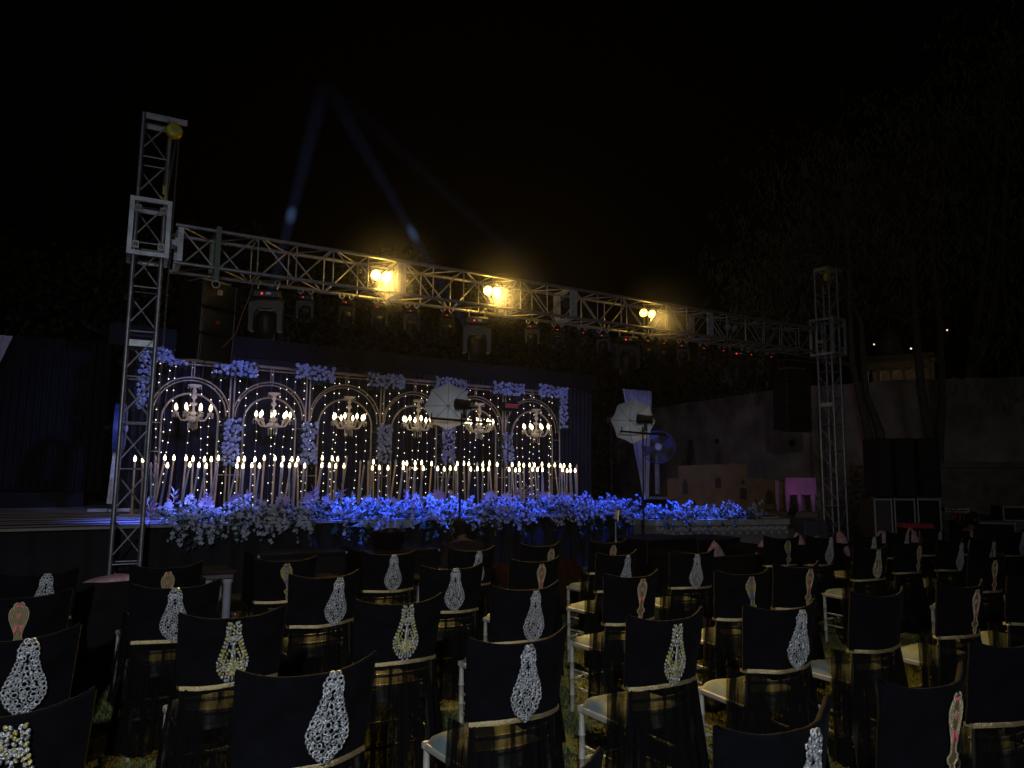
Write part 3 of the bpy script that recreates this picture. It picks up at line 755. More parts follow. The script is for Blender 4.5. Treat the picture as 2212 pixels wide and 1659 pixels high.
for i in range(46):            # hanging leaf sprays over the edge
    x = rq.uniform(x_left, x_right-.5); y0 = edge_y(x)-.05; z0 = (SZ if x < 9.55 else mz)
    if x > 9.4 and rq.random() < .6: continue
    L_ = rq.uniform(.12, .34) if x < 9.4 else .12
    d = Vector((rq.uniform(-.6, .6), -.2, -1)).normalized()
    for k in range(16):
        q = rq.random(); c = Vector((x, y0, z0))+d*L_*q
        leafq(fol2 if rq.random() < .6 else fol, c, Vector((rq.uniform(-1, 1), -.5, -rq.random())), rq.uniform(.06, .10), rq.uniform(.014, .024))
for i in range(1700):          # ground foliage in the bed
    x = rq.uniform(x_left-.1, x_right); y = edge_y(x)+rq.uniform(-.04, 1.25 if x < 9.4 else .7)
    leafq(fol, Vector((x, y, (SZ if x < 9.55 else mz)+rq.uniform(0, .16))), Vector((rq.uniform(-1, 1), rq.uniform(-1, .6), rq.uniform(-.2, .9))), rq.uniform(.07, .14), rq.uniform(.018, .035))
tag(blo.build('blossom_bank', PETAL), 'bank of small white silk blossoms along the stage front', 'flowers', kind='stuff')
tag(fol.build('bank_foliage', LEAF), 'dark green foliage filling the flower bank along the stage front', 'foliage', kind='stuff')
tag(fol2.build('trailing_foliage', LEAF2), 'teal green leaves trailing over the stage edge', 'foliage', kind='stuff')
# big painted leaves
def big_leaf_mesh(kind, mt, seed):
    m_ = MB(); rq = random.Random(seed)
    if kind == 0:       # monstera: lobed fan
        c = Vector((0, 0, .17)); n_ = 11
        for k in range(n_):
            a = -2.5+5.0*k/(n_-1); L_ = .15*(1-.25*abs(a)/2.5)
            d = Vector((math.sin(a), 0, math.cos(a))); s = Vector((math.cos(a), 0, -math.sin(a)))
            m_.add([c, c+d*L_*.55+s*.03+Vector((0, -.01, 0)), c+d*L_+Vector((0, -.03, 0)), c+d*L_*.55-s*.03+Vector((0, -.01, 0))], [(0, 1, 2, 3)], False)
        m_.tube([(0, 0, 0), c], .004, 5)
    else:               # spray of long ovate leaves
        m_.tube([(0, 0, 0), (.02, 0, .15), (.0, -.02, .30)], .004, 5)
        for k in range(7):
            zz = .08+.035*k; sg = 1 if k % 2 else -1
            d = Vector((sg*(.9-.08*k), rq.uniform(-.3, .1), .5+.1*k)).normalized()
            leafq(m_, Vector((.01, -.01, zz)), d, .13, .034)
    return m_.mesh('leaf_spray', mt)
LM = [big_leaf_mesh(0, WLEAF, 1), big_leaf_mesh(1, WLEAF, 2), big_leaf_mesh(0, PLEAF, 3), big_leaf_mesh(1, PLEAF, 4)]
px_l = [318, 330, 355, 372, 398, 402, 432, 452, 458, 490, 512, 538, 545, 570, 598, 606, 622, 655, 668, 700, 716, 742, 760, 783, 800, 812, 824, 846, 868, 880, 905, 922, 948, 962, 980, 1000, 1015, 1040, 1062, 1085, 1110, 1128, 1152, 1165, 1185, 1200, 1222, 1248]
rq = random.Random(4)
for i, px in enumerate(px_l):
    y = 11.35+rq.uniform(-.15, .2); p = atY(px, 1085, y)
    k = (1 if rq.random() < .45 else 0)+(2 if rq.random() < .4 else 0)
    o = bpy.data.objects.new('leaf_spray', LM[k]); col.objects.link(o); s = rq.uniform(.8, 1.35)*.85
    o.location = (p.x, y, SZ+.02+rq.uniform(-.02, .12)); o.scale = (s, s, s); o.rotation_euler = (rq.uniform(-.3, .5), rq.uniform(-.5, .5), rq.uniform(-.8, .8))
    kk = ('white lobed', 'white ovate', 'lilac lobed', 'lilac ovate')[k]
    tag(o, '%s painted leaf spray rising from the back of the flower bank' % kk, 'leaf', '%s leaf sprays along the flower bank' % kk)
# ---------------------------------------------------------------- trusses
def truss_col(x0, x1, y0, y1, h, lab):
    t = empty('truss_tower', ((x0+x1)/2, (y0+y1)/2, 0), R(-7) if x0 < 5 else R(2), label=lab, cat='truss tower')
    hx, hy = (x1-x0)/2, (y1-y0)/2
    for sx in (-1, 1):
        for sy in (-1, 1):
            m_ = MB(); m_.tube([(sx*hx, sy*hy, .02), (sx*hx, sy*hy, h)], .025, 10); m_.build('chord', ALU, t)
    n_ = int(h/.51); dz = h/n_
    for nm, P0, P1, off in (('front', (-hx, -hy), (hx, -hy), 0), ('back', (-hx, hy), (hx, hy), 1), ('left', (-hx, -hy), (-hx, hy), 0), ('right', (hx, -hy), (hx, hy), 1)):
        m_ = MB()
        for k in range(n_):
            z0 = k*dz+.03; z1_ = (k+1)*dz-.03
            a, b = (P0, P1) if (off) % 2 == 0 else (P1, P0)
            m_.tube([(a[0], a[1], z0+.04), (b[0], b[1], z1_-.04)], .011, 6)
            m_.tube([(P0[0], P0[1], z1_+.02), (P1[0], P1[1], z1_+.02)], .010, 6)
        m_.build('brace', ALU, t)
    for zz in (h-.03, h*.52):
        m_ = MB()
        for sy in (-1, 1): m_.box((0, sy*hy, zz), (2*hx-.05, .012, .075))
        for sx in (-1, 1): m_.box((sx*hx, 0, zz), (.012, 2*hy-.05, .075))
        m_.build('joint_plate', PLATE, t)
    m_ = MB(); m_.box((0, 0, .01), (2*hx+.5, 2*hy+.5, .02)); m_.build('base_plate', PLATE, t)
    m_ = MB(); m_.box((hx+.07, -hy, h-.03), (.22, .06, .05)); m_.build('hoist_arm', PLATE, t)
    return t
TWL = truss_col(1.045, 1.345, 9.5, 9.8, 5.86, 'tall aluminium truss tower at the left end of the beam')
xr0 = 13.30
TWR = truss_col(xr0, xr0+.3, 8.45, 8.75, 5.80, 'aluminium truss tower at the right end of the beam')
# beam
BA, BB = Vector((1.455, 9.46, 0)), Vector((13.05, 8.62, 0))
bz0, bz1, bd_ = 4.06, 4.53, .46
bdir = (BB-BA).normalized(); brot = math.atan2(bdir.y, bdir.x); BL = (BB-BA).length
bt = empty('truss_beam', (BA.x, BA.y, 0), brot, 'long horizontal aluminium box truss beam spanning between the towers', 'truss beam')
for yy in (0, bd_):
    for zz in (bz0, bz1):
        m_ = MB(); m_.tube([(0, yy, zz), (BL, yy, zz)], .025, 10); m_.build('chord', ALU, bt)
nseg = 24; dx = BL/nseg
for yy, ph in ((0, 0), (bd_, 1)):
    m_ = MB()
    for k in range(nseg):
        xa, xb = k*dx+.03, (k+1)*dx-.03
        if (k+ph) % 2: xa, xb = xb, xa
        m_.tube([(xa, yy, bz1), (xb, yy, bz0)], .0115, 6)
        m_.tube([((k+1)*dx, yy, bz0), ((k+1)*dx, yy, bz1)], .010, 6)
    m_.build('brace', ALU, bt)
for zz, ph in ((bz0, 0), (bz1, 1)):
    m_ = MB()
    for k in range(nseg):
        a, b = (0, bd_) if (k+ph) % 2 else (bd_, 0)
        m_.tube([(k*dx+.03, a, zz), ((k+1)*dx-.03, b, zz)], .0105, 6)
        m_.tube([((k+1)*dx, 0, zz), ((k+1)*dx, bd_, zz)], .0095, 6)
    m_.build('brace', ALU, bt)
def beam_s(px):
    p = atL(px, 640, BA, BB); return (p-BA).dot(bdir)
for px in (372, 866, 1238, 1533):
    s = beam_s(px)
    for ds in (0.035, -.035):
        if px == 372: ds = .05
        for yy in (-.006, bd_+.006):
            m_ = MB(); m_.box((s+ds, yy, (bz0+bz1)/2), (.06, .014, bz1-bz0-.05)); m_.build('connector_plate', PLATE, bt)
        for zz in (bz0, bz1):
            m_ = MB(); m_.box((s+ds, bd_/2, zz), (.06, bd_-.05, .014)); m_.build('connector_plate', PLATE, bt)
        if px == 372: break
def sleeve(tw, z0, z1, x0, x1, y0, y1, lab):
    t = empty('sleeve_block', ((x0+x1)/2, (y0+y1)/2, z0), R(-7) if x0 < 5 else R(2), label=lab, cat='sleeve block')
    hx, hy, h = (x1-x0)/2+.09, (y1-y0)/2+.09, z1-z0
    m_ = MB(); b = .05
    for sy in (-1, 1):
        m_.box((0, sy*hy, b/2), (2*hx, .04, b)); m_.box((0, sy*hy, h-b/2), (2*hx, .04, b))
        for sx in (-1, 1): m_.box((sx*(hx-.025), sy*hy, h/2), (.05, .04, h-2*b-.002))
    for sx in (-1, 1):
        m_.box((sx*(hx-.02), 0, b/2), (.04, 2*hy-.042, b-.004)); m_.box((sx*(hx-.02), 0, h-b/2), (.04, 2*hy-.042, b-.004))
    m_.build('frame', PLATE, t)
    for sx in (-1, 1):
        for zz in (.13, h-.13):
            m_ = MB(); M_ = Matrix.Translation((sx*(hx-.09), -hy+.045, zz)) @ Matrix.Rotation(PI/2, 4, 'Y')
            m_.lathe([(0, -.02), (.035, -.02), (.04, 0), (.035, .02), (0, .02)], M_, 12); m_.box((sx*(hx-.09), -hy+.02, zz), (.07, .012, .09)); m_.build('guide_wheel', CHAIN, t)
    m_ = MB()
    m_.box((hx+.035 if lab.find('left') >= 0 else -hx-.035, 0, h*.35), (.066, .2, .06)); m_.build('beam_bracket', PLATE, t)
sleeve(TWL, 4.08, 4.78, 1.06, 1.33, 9.52, 9.78, 'square roller sleeve block round the left truss tower')
sleeve(TWR, 4.0, 4.75, xr0, xr0+.3, 8.45, 8.75, 'square roller sleeve block round the right truss tower')
# chain hoists
def chain(m_, p, q, sag=0, step=.034, r=.0035):
    p, q = Vector(p), Vector(q); n_ = int((q-p).length/step); d = (q-p).normalized()
    for i in range(n_):
        c = p.lerp(q, (i+.5)/n_)+Vector((sag*math.sin(PI*i/n_), 0, 0)); M_ = d.to_track_quat('Y', 'Z').to_matrix().to_4x4() @ Matrix.Rotation((i % 2)*PI/2, 4, 'Y') @ Matrix.Rotation(0, 4, 'X')
        m_.tor(c, .0155, r, M_, 8, 4, sx=.62)
def hoist(x, y, z, zend, lab, zlow, small=False):
    t = empty('chain_hoist', (x, y, z), label=lab, cat='chain hoist', group='yellow chain hoists on the truss towers')
    m_ = MB(); Mh = Matrix.Translation((0, -.03, -.17)) @ TX
    m_.lathe([(0, .03), (.07, .03), (.095, .012), (.098, -.03), (.07, -.07), (0, -.075)], Mh, 20); m_.build('housing', YELP, t)
    m_ = MB(); m_.lathe([(.075, -.04), (.085, -.055), (.085, -.085), (.04, -.095), (0, -.095)], Mh, 18); m_.build('chain_wheel', BLACK, t)
    m_ = MB(); m_.box((0, -.062, -.155), (.09, .004, .035)); m_.build('name_plate', GREY, t)
    m_ = MB(); m_.tor((0, 0, -.03), .028, .009, TX, 12, 6, arc=5, a0=-1); m_.tube([(0, 0, -.055), (0, -.01, -.10)], .012, 8); m_.build('top_hook', YELP, t)
    if not small:
        m_ = MB(); chain(m_, (-.05, 0, -.26), (-.075, 0, zend-z+.10)); chain(m_, (-.02, 0, -.26), (-.055, 0, zend-z+.10)); chain(m_, (.03, 0, -.26), (-.02, 0, zend-z+.05)); m_.build('load_chain', CHAIN, t)
        m_ = MB(); m_.tor((-.065, 0, zend-z-.01), .032, .010, TX, 12, 6, arc=5, a0=-3); m_.tube([(-.065, 0, zend-z+.02), (-.065, 0, zend-z+.12)], .014, 8); m_.build('lower_hook', YELP, t)
    m_ = MB(); chain(m_, (.06, 0, -.24), (.035, 0, zlow-z)); m_.build('hand_chain', CHAIN, t)
pz = atY(377, 262, 9.47)
hoist(pz.x, 9.46, pz.z+.03, 4.86, 'yellow chain hoist hanging from the top of the left tower', .95)
pr_ = atY(1752, 578, 8.43)
hoist(xr0-.10, 8.42, 5.72, 4.8, 'yellow chain hoist at the top of the right tower', 4.9, True)
# ---------------------------------------------------------------- lamps on the beam
LENS = mat('blinder_lamp_lit', (1, .8, .4), .4, emis=(1, .62, .13), es=9)
LENSD = mat('blinder_lamp_dim', (1, .8, .4), .4, emis=(1, .62, .08), es=10)
LENSO = mat('blinder_lamp_off', (.55, .55, .55), .2, .6, .6, 40)
def lamp(name, kind, parent, loc, d, energy, colr, size=.1, angle=90, blend=.5):
    l = bpy.data.lights.new(name, kind); l.energy = energy; l.color = colr
    if kind == 'SPOT': l.spot_size = R(angle); l.spot_blend = blend; l.shadow_soft_size = size
    elif kind == 'AREA': l.size = size
    else: l.shadow_soft_size = size
    o = bpy.data.objects.new(name, l); col.objects.link(o); o.parent = parent; o.location = loc
    o.rotation_euler = Vector(d).to_track_quat('-Z', 'Y').to_euler(); return o
for i, (pa, pb, lensm, en, lb) in enumerate(((( 812, 594), (836, 597), LENS, 330, 'brightest amber pair of blinder lamps, left on the beam'), ((1054, 628), (1073, 630), LENS, 330, 'bright amber pair of blinder lamps near the beam middle'),
                                ((1390, 676), (1408, 678), LENSD, 110, 'smaller glowing amber pair of blinder lamps, right on the beam'), ((1572, 707), (1587, 708), LENSO, 0, 'unlit pair of blinder lamps near the right tower'))):
    off = bdir.cross(Vector((0, 0, 1)))*-.2
    A_, B_ = BA+off, BB+off
    p, q = atL(*pa, A_, B_), atL(*pb, A_, B_)
    t = empty('blinder_lamp', (p+q)/2, brot, lb, 'stage lamp', 'paired blinder lamps inside the truss beam')
    hw = (q-p).length/2; ax = Vector((0, -1, -.28)).normalized()
    toCam = Matrix.Rotation(-brot, 3, 'Z') @ Vector(((-1.9, -7, -2.9), (-2.4, -7, -2.9), (-2.2, -6.5, -3.0), (-2, -6, -3))[i]); ax = toCam.normalized()
    for sg in (-1, 1):
        c = Vector((sg*hw, 0, 0)); m_ = MB(); M_ = lookM(c, c+ax)
        m_.lathe([(0, -.12), (.04, -.12), (.07, -.04), (.082, .0), (.082, .02), (.076, .02), (.074, .0)], M_, 18); cn = m_.build('can', BLACK, t)
        m_ = MB(); m_.lathe([(0, .012), (.05, .008), (.068, .002)], M_, 18); m_.build('lens', lensm, cn)
    m_ = MB(); m_.tube([(-hw-.10, 0, 0), (-hw-.10, 0, .13), (hw+.10, 0, .13), (hw+.10, 0, 0)], .008, 6); m_.tube([(0, 0, .13), (0, 0, bz1-t.location.z)], .01, 6); m_.build('yoke', BLACK, t)
    if en: lamp('lamp_light', 'SPOT', t, ax*.2, ax, en*6, (1, .60, .14), .09, 66, 1); lamp('spill_light', 'POINT', t, ax*.16, ax, en*.06, (1, .58, .08), .07)
# moving heads
def make_head(big):
    t = empty('moving_head' if big else 'small_moving_head'); s = 1 if big else .55
    m_ = MB(); m_.box((0, 0, -.09*s), (.36*s, .24*s, .13*s), bev=.03*s); b = m_.build('base', BLACK if not big else mat('dark_grey_housing', (.009, .009, .010), .5, 0, .2, 20), t)
    m_ = MB(); m_.box((-.05*s, -.122*s, -.09*s), (.024*s, .006, .02*s)); m_.build('display', REDL, b)
    m_ = MB(); m_.box((.03*s, -.122*s, -.085*s), (.06*s, .004, .03*s)); m_.build('button_panel', BLACK if not big else BLUEL if False else GREY, b)
    for sg in (-1, 1):
        m_ = MB()
        m_.tube([(sg*.12*s, 0, -.02*s), (sg*.12*s, 0, .06*s)], .012*s, 6); m_.tor((sg*.12*s, 0, .085*s), .032, .009, TX, 10, 5)
        m_.build('hook_clamp', CHAIN, t)
    m_ = MB()
    for sg in (-1, 1): m_.tor((sg*.19*s, 0, -.165*s), .03*s, .009*s, TX, 10, 5)
    m_.build('carry_handle', BLACKM, b)
    m_ = MB(); m_.prism([(-.2*s, -.19*s), (.2*s, -.19*s), (.21*s, -.22*s), (.205*s, -.56*s), (.15*s, -.56*s), (.145*s, -.36*s), (.10*s, -.27*s), (-.10*s, -.27*s), (-.145*s, -.36*s), (-.15*s, -.56*s), (-.205*s, -.56*s), (-.21*s, -.22*s)], -.09*s, .09*s)
    yk = m_.build('yoke', b.data.materials[0], t)
    m_ = MB(); 
    tilt = Matrix.Translation((0, 0, -.46*s)) @ Matrix.Rotation(R(190 if big else 215), 4, 'X')
    m_.lathe([(0, -.17*s), (.09*s, -.16*s), (.125*s, -.10*s), (.135*s, .0), (.125*s, .10*s), (.115*s, .2*s), (.10*s, .21*s), (.095*s, .19*s)], tilt, 18); hd = m_.build('lamp_head', BLACK, t)
    m_ = MB(); m_.lathe([(0, .185*s), (.096*s, .185*s)], tilt, 18); m_.build('lens', mat('blue_lens', (.02, .03, .12), .1, 0, .1, 5), hd)
    reg(t); return t
BH, SH = make_head(True), make_head(False)
C_ = BA+bdir.cross(Vector((0, 0, 1)))*-.24; D_ = BB+bdir.cross(Vector((0, 0, 1)))*-.24
bigs = [(578, 628), (1030, 690), (1353, 738), (1590, 768)]
hpos = []
for i, (px, py) in enumerate(bigs):
    p = atL(px, py, C_, D_); o = BH if i == 0 else copy_tree(BH)
    o.location = (p.x, p.y, bz0-.12); o.rotation_euler = (0, 0, brot-.35); hpos.append(p)
    tag(o, 'large black moving head lamp hanging below the beam, %s of four' % ('leftmost', 'second from left', 'third from left', 'rightmost')[i], 'moving head lamp', 'large moving head lamps under the beam')
smalls = [(660, 640), (748, 655), (822, 665), (890, 672), (965, 682), (1150, 712), (1205, 718), (1258, 728), (1303, 733), (1400, 748), (1432, 752), (1475, 758), (1520, 764), (1560, 770), (1625, 778), (1665, 784)]
for i, (px, py) in enumerate(smalls):
    p = atL(px, py, C_, D_); o = SH if i == 0 else copy_tree(SH)
    o.location = (p.x, p.y, bz0-.13); o.rotation_euler = (0, 0, brot-.3+.35*math.sin(i*2.1))
    nmb = ORD+['fifteenth', 'rightmost']
    tag(o, 'small black moving head with red display under the beam, %s%s' % (nmb[i], ' from left' if 0 < i < 15 else ' of its row'), 'moving head lamp', 'small moving heads hanging under the beam')
# blue wash comes out of the small heads (their lenses face the stage)
kk = 0
for s_, tgt, en, colr in ((2.0, (2.0, 11.0, .9), 55, (.12, .19, 1)), (2.7, (3.15, 10.5, .95), 66, (.06, .14, 1)), (3.4, (4.3, 10.6, .95), 70, (.03, .10, 1)), (4.8, (5.6, 10.6, .95), 75, (.03, .10, 1)), (6.3, (7.0, 10.55, .95), 70, (.03, .10, 1)),
                          (7.8, (8.6, 10.5, .95), 75, (.03, .10, 1)), (9.2, (9.9, 10.1, .9), 75, (.03, .10, 1)), (10.4, (10.9, 9.75, .85), 60, (.06, .14, 1))):
    p = BA+bdir*s_; loc = Vector((p.x, p.y+.24, bz0-.42))
    src = min([o for o in bpy.data.objects if o.name.startswith('small_moving_head')], key=lambda o: (o.location.xy-loc.xy).length)
    Mi = Matrix.Rotation(-src.rotation_euler[2], 3, 'Z')
    loc = Mi @ (loc-Vector(src.location)); wl = Vector(src.location)+Matrix.Rotation(src.rotation_euler[2], 3, 'Z') @ loc
    lamp('wash_light', 'SPOT', src, loc, Mi @ (Vector(tgt)-wl), en*26, colr, .05, 36, 1)
for s_, tgt, en, ang in ((1.4, (3.0, 14, 2.6), 26, 70), (4.2, (6.0, 14, 2.6), 30, 70), (7.2, (9.6, 14, 2.6), 30, 75), (9.6, (14.2, 15, 2.6), 26, 80)):
    p = BA+bdir*s_; loc = Vector((p.x, p.y+.3, bz0-.5))
    src = min([o for o in bpy.data.objects if o.name.startswith('moving_head')], key=lambda o: (o.location.xy-loc.xy).length)
    Mi = Matrix.Rotation(-src.rotation_euler[2], 3, 'Z'); l2 = Mi @ (loc-Vector(src.location))
    lamp('wash_light', 'SPOT', src, l2, Mi @ (Vector(tgt)-loc), en*17, (.20, .27, 1), .08, ang, 1)
# strap and line arrays
def line_array(px, pytop, n_, wd, hh, yoff, rz, lab, logos, zt_):
    p = atL(px, pytop, BA+Vector((0, yoff, 0)), BB+Vector((0, yoff, 0)))
    t = empty('line_array', (p.x, p.y, 0), rz, lab, 'speaker array', 'hanging line array speakers')
    z = zt_; y = 0; ang = 0
    for k in range(n_):
        c = MB(); M_ = Matrix.Translation((0, y, z)) @ Matrix.Rotation(ang, 4, 'X'); c.M = M_
        c.prism([(-wd/2, 0), (-wd/2, -hh+.01), (wd/2, -hh+.01), (wd/2, 0)], -.0, .42)
        cb = c.build('cabinet', BLACK, t)
        c = MB(); c.M = M_; c.box((0, -.012, -hh/2), (wd-.10, .022, hh-.035), bev=.008); c.build('grille', GRILLE, cb)
        for sg in (-1, 1):
            c = MB(); c.M = M_; c.tube([(sg*(wd/2-.025), -.02, -.01), (sg*(wd/2-.025), -.02, -hh+.02)], .016, 8); c.build('side_bumper', BLACKM, cb)
        if logos and k < 2:
            if k == 0:
                c = MB(); c.M = M_; c.box((0, -.027, -hh*.36), (.07, .003, .07)); c.build('badge', GREY, cb)
            pp = M_ @ Vector((0, -.030, -hh*(.36 if k == 0 else .5)))
            text('JBL', .05 if k else .035, REDT, cb, pp, (PI/2+ang, 0, 0))
        z -= hh*math.cos(ang); y -= hh*math.sin(ang)*-1*0; y += hh*math.sin(ang)*0
        ang += R(2.5)
    m_ = MB(); m_.box((0, .2, zt_+.03), (wd*.8, .3, .03)); m_.build('fly_frame', CHAIN, t)
    return t
la = line_array(474, 612, 3, .52, .335, .2, .40, 'black line array speakers strapped under the left end of the beam', True, 3.92)
la2 = line_array(1722, 800, 5, .60, .26, .55, brot-.3, 'curved black line array hanging under the right end of the beam', False, 3.78)
s = beam_s(464); p = BA+bdir*s
t = empty('lifting_strap', (p.x, p.y, 0), brot, 'grey-green lifting strap looped over the beam above the speakers', 'strap')
m_ = MB(); m_.box((0, -.035, (bz0+bz1)/2-.06), (.06, .006, bz1-bz0+.22)); m_.box((0, bd_/2, bz1+.03), (.06, bd_+.07, .006)); m_.box((0, bd_+.035, (bz0+bz1)/2-.06), (.06, .006, bz1-bz0+.22)); m_.build('webbing', STRAP, t)
m_ = MB(); m_.tor((0, -.035, bz0-.21), .045, .008, TX, 14, 6); m_.tor((0, bd_+.035, bz0-.21), .045, .008, TX, 14, 6); m_.build('shackle', PLATE, t)
cb = MB(); a = atL(560, 640, C_, D_); pts = [Vector((a.x-.08, a.y, bz0-.05))]
for q, dxx in ((.2, -.12), (.45, -.2), (.7, -.26), (.95, -.45), (1.1, -.62)): pts.append(Vector((a.x+dxx, a.y+.03*q, bz0-.05-q)))
cb.tube(pts, .006, 6); tag(cb.build('power_cable', mat('red_cable', (.25, .07, .04), .6)), 'thin red cable hanging from the leftmost moving head', 'cable')
# ---------------------------------------------------------------- light beams, drawn as cones of self-glowing volume
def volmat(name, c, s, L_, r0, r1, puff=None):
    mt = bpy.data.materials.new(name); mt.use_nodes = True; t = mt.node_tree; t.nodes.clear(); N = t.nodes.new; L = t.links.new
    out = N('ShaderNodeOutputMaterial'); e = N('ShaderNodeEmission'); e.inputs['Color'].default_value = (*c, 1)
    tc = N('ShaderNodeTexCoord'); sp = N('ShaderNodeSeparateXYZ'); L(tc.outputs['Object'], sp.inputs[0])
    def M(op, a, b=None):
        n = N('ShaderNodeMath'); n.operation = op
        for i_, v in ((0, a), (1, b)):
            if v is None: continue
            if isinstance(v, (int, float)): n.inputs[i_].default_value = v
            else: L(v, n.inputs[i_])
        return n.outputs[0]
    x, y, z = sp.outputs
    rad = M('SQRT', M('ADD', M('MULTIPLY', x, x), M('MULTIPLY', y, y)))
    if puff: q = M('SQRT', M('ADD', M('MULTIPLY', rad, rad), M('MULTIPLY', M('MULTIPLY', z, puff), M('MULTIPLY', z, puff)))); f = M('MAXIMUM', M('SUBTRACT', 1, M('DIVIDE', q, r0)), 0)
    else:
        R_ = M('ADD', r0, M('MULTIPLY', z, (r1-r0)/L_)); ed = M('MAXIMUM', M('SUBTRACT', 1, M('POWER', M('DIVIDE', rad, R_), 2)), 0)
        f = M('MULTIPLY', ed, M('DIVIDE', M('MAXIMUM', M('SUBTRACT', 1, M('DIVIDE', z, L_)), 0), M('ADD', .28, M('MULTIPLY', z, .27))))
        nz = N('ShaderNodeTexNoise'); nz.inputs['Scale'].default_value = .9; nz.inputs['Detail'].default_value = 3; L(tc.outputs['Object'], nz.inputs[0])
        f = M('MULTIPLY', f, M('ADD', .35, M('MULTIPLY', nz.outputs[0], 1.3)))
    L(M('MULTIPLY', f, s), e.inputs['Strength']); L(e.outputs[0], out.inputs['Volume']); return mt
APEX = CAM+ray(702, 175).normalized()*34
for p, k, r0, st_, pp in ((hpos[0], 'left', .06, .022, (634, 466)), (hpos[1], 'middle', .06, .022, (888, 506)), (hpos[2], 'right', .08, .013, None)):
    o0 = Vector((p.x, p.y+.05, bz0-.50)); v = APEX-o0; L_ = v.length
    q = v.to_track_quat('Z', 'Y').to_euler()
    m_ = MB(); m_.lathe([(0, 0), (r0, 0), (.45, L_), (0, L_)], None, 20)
    o = m_.build('light_beam', volmat('beam_glow', (.27, .38, 1), st_, L_, r0, .45)); o.location = o0; o.rotation_euler = q
    tag(o, 'pale blue light beam as a self-glowing cone rising from the %s moving head' % k, 'light beam', 'blue light beams rising behind the beam', 'stuff')
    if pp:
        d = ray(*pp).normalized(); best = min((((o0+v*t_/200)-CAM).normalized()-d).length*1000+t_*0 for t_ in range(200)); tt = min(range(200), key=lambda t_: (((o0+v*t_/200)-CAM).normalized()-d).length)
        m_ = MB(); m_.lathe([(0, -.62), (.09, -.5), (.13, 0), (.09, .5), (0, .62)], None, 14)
        o = m_.build('beam_glow_patch', volmat('patch_glow', (.28, .50, 1), .19, 1, .13, 1, .21)); o.location = o0+v*tt/200; o.rotation_euler = q  # bright patch is emission added along the beam
        tag(o, 'bright self-glowing patch standing for lit smoke in the %s light beam' % k, 'smoke', None, 'stuff')
# ---------------------------------------------------------------- umbrella flash stands
def umbrella(px, py, Y, rad, footpx, lab, tilt):
    c = atY(px, py, Y); f = atY(footpx, 1160, Y); x0 = f.x
    t = empty('umbrella_light', (x0, Y, 0), label=lab, cat='studio light', group='studio flash stands with white umbrellas')
    hz = c.z
    m_ = MB(); m_.tube([(0, 0, .25), (0, 0, hz-.10)], [.016, .012], 8); m_.tube([(0, 0, .9), (0, 0, .96)], .02, 8)
    for a in (0, 2.1, 4.2): m_.tube([(0, 0, .65), (.42*math.cos(a), .42*math.sin(a), .01)], .009, 6)
    m_.build('stand', BLACKM, t)
    ax = Vector((.46, .87, .14)).normalized()    # umbrella axis away from camera
    vert = Vector((c.x-x0, .24, 0))                # hub centre offset behind the head
    hubp = Vector((vert.x+.05, .30, hz+.02))
    M_ = Matrix.Translation(hubp) @ ax.to_track_quat('Z', 'Y').to_matrix().to_4x4()
    m_ = MB(); n_ = 8
    def f2(a, b):
        ang = a*2*PI; seg = (a*n_) % 1; sc_ = 1-.10*math.sin(PI*seg)*b
        r_ = rad*b*sc_; return tuple(M_ @ Vector((r_*math.cos(ang), r_*math.sin(ang), .0-.22*(b**2))))
    m_.grid(f2, 64, 10); can = m_.build('canopy', UMB, t)
    m_ = MB()
    for k in range(8):
        a = k*PI/4
        m_.tube([tuple(M_ @ Vector((rad*b*math.cos(a), rad*b*math.sin(a), -.22*b*b-.012))) for b in (0, .25, .5, .75, 1.02)], .0032, 5)
    m_.build('ribs', BLACKM, can)
    m_ = MB(); m_.tube([M_ @ Vector((0, 0, 0)), M_ @ Vector((0, 0, -.40))], .005, 6); m_.build('shaft', CHAIN, can)
    hd = Vector((.02, -.04, hz+.02)); Mh = Matrix.Translation(hd) @ Vector((-.45, .85, .06)).to_track_quat('Z', 'Y').to_matrix().to_4x4()
    m_ = MB(); m_.lathe([(0, -.13), (.062, -.13), (.068, -.10), (.068, .0), (.075, .02), (.085, .13), (.078, .13), (.06, .03)], Mh, 18); h_ = m_.build('flash_head', BLACK, t)
    m_ = MB(); m_.M = Mh
    m_.box((0, 0, -.134), (.075, .06, .006)); m_.build('control_panel', GREY, h_)
    m_ = MB(); m_.tube([hd+Vector((0, 0, -.06)), hd+Vector((0, 0, -.14))], .022, 8); m_.box(hd+Vector((0, 0, -.17)), (.05, .05, .06), bev=.01); m_.build('bracket', BLACKM, t)
    m_ = MB(); m_.tube([(-.52, -.02, hz-.215+.01), (.52, -.02, hz-.215-.01)], .017, 8)
    for sg in (-1, 1): m_.tube([(sg*.5, -.02, hz-.23), (sg*.5, -.02, hz-.13)], .009, 6)
    m_.build('crossbar', BLACKM, t)
    m_ = MB(); m_.tube([(.05, -.06, hz), (.03, -.07, hz-.25), (.025, -.03, hz-.6), (.02, -.02, hz-1.2)], .006, 6)
    m_.tube([(.08, -.05, hz-.02), (.2, -.04, hz-.08), (.40, -.03, hz-.10)], .005, 6); m_.build('cable', BLACKM, t)
umbrella(983, 876, 9.35, .345, 992, 'studio flash with large white umbrella on a stand, centre of the stage', 0)
umbrella(1382, 908, 9.15, .385, 1391, 'studio flash with smaller white umbrella on a stand, right before the drape', 0)
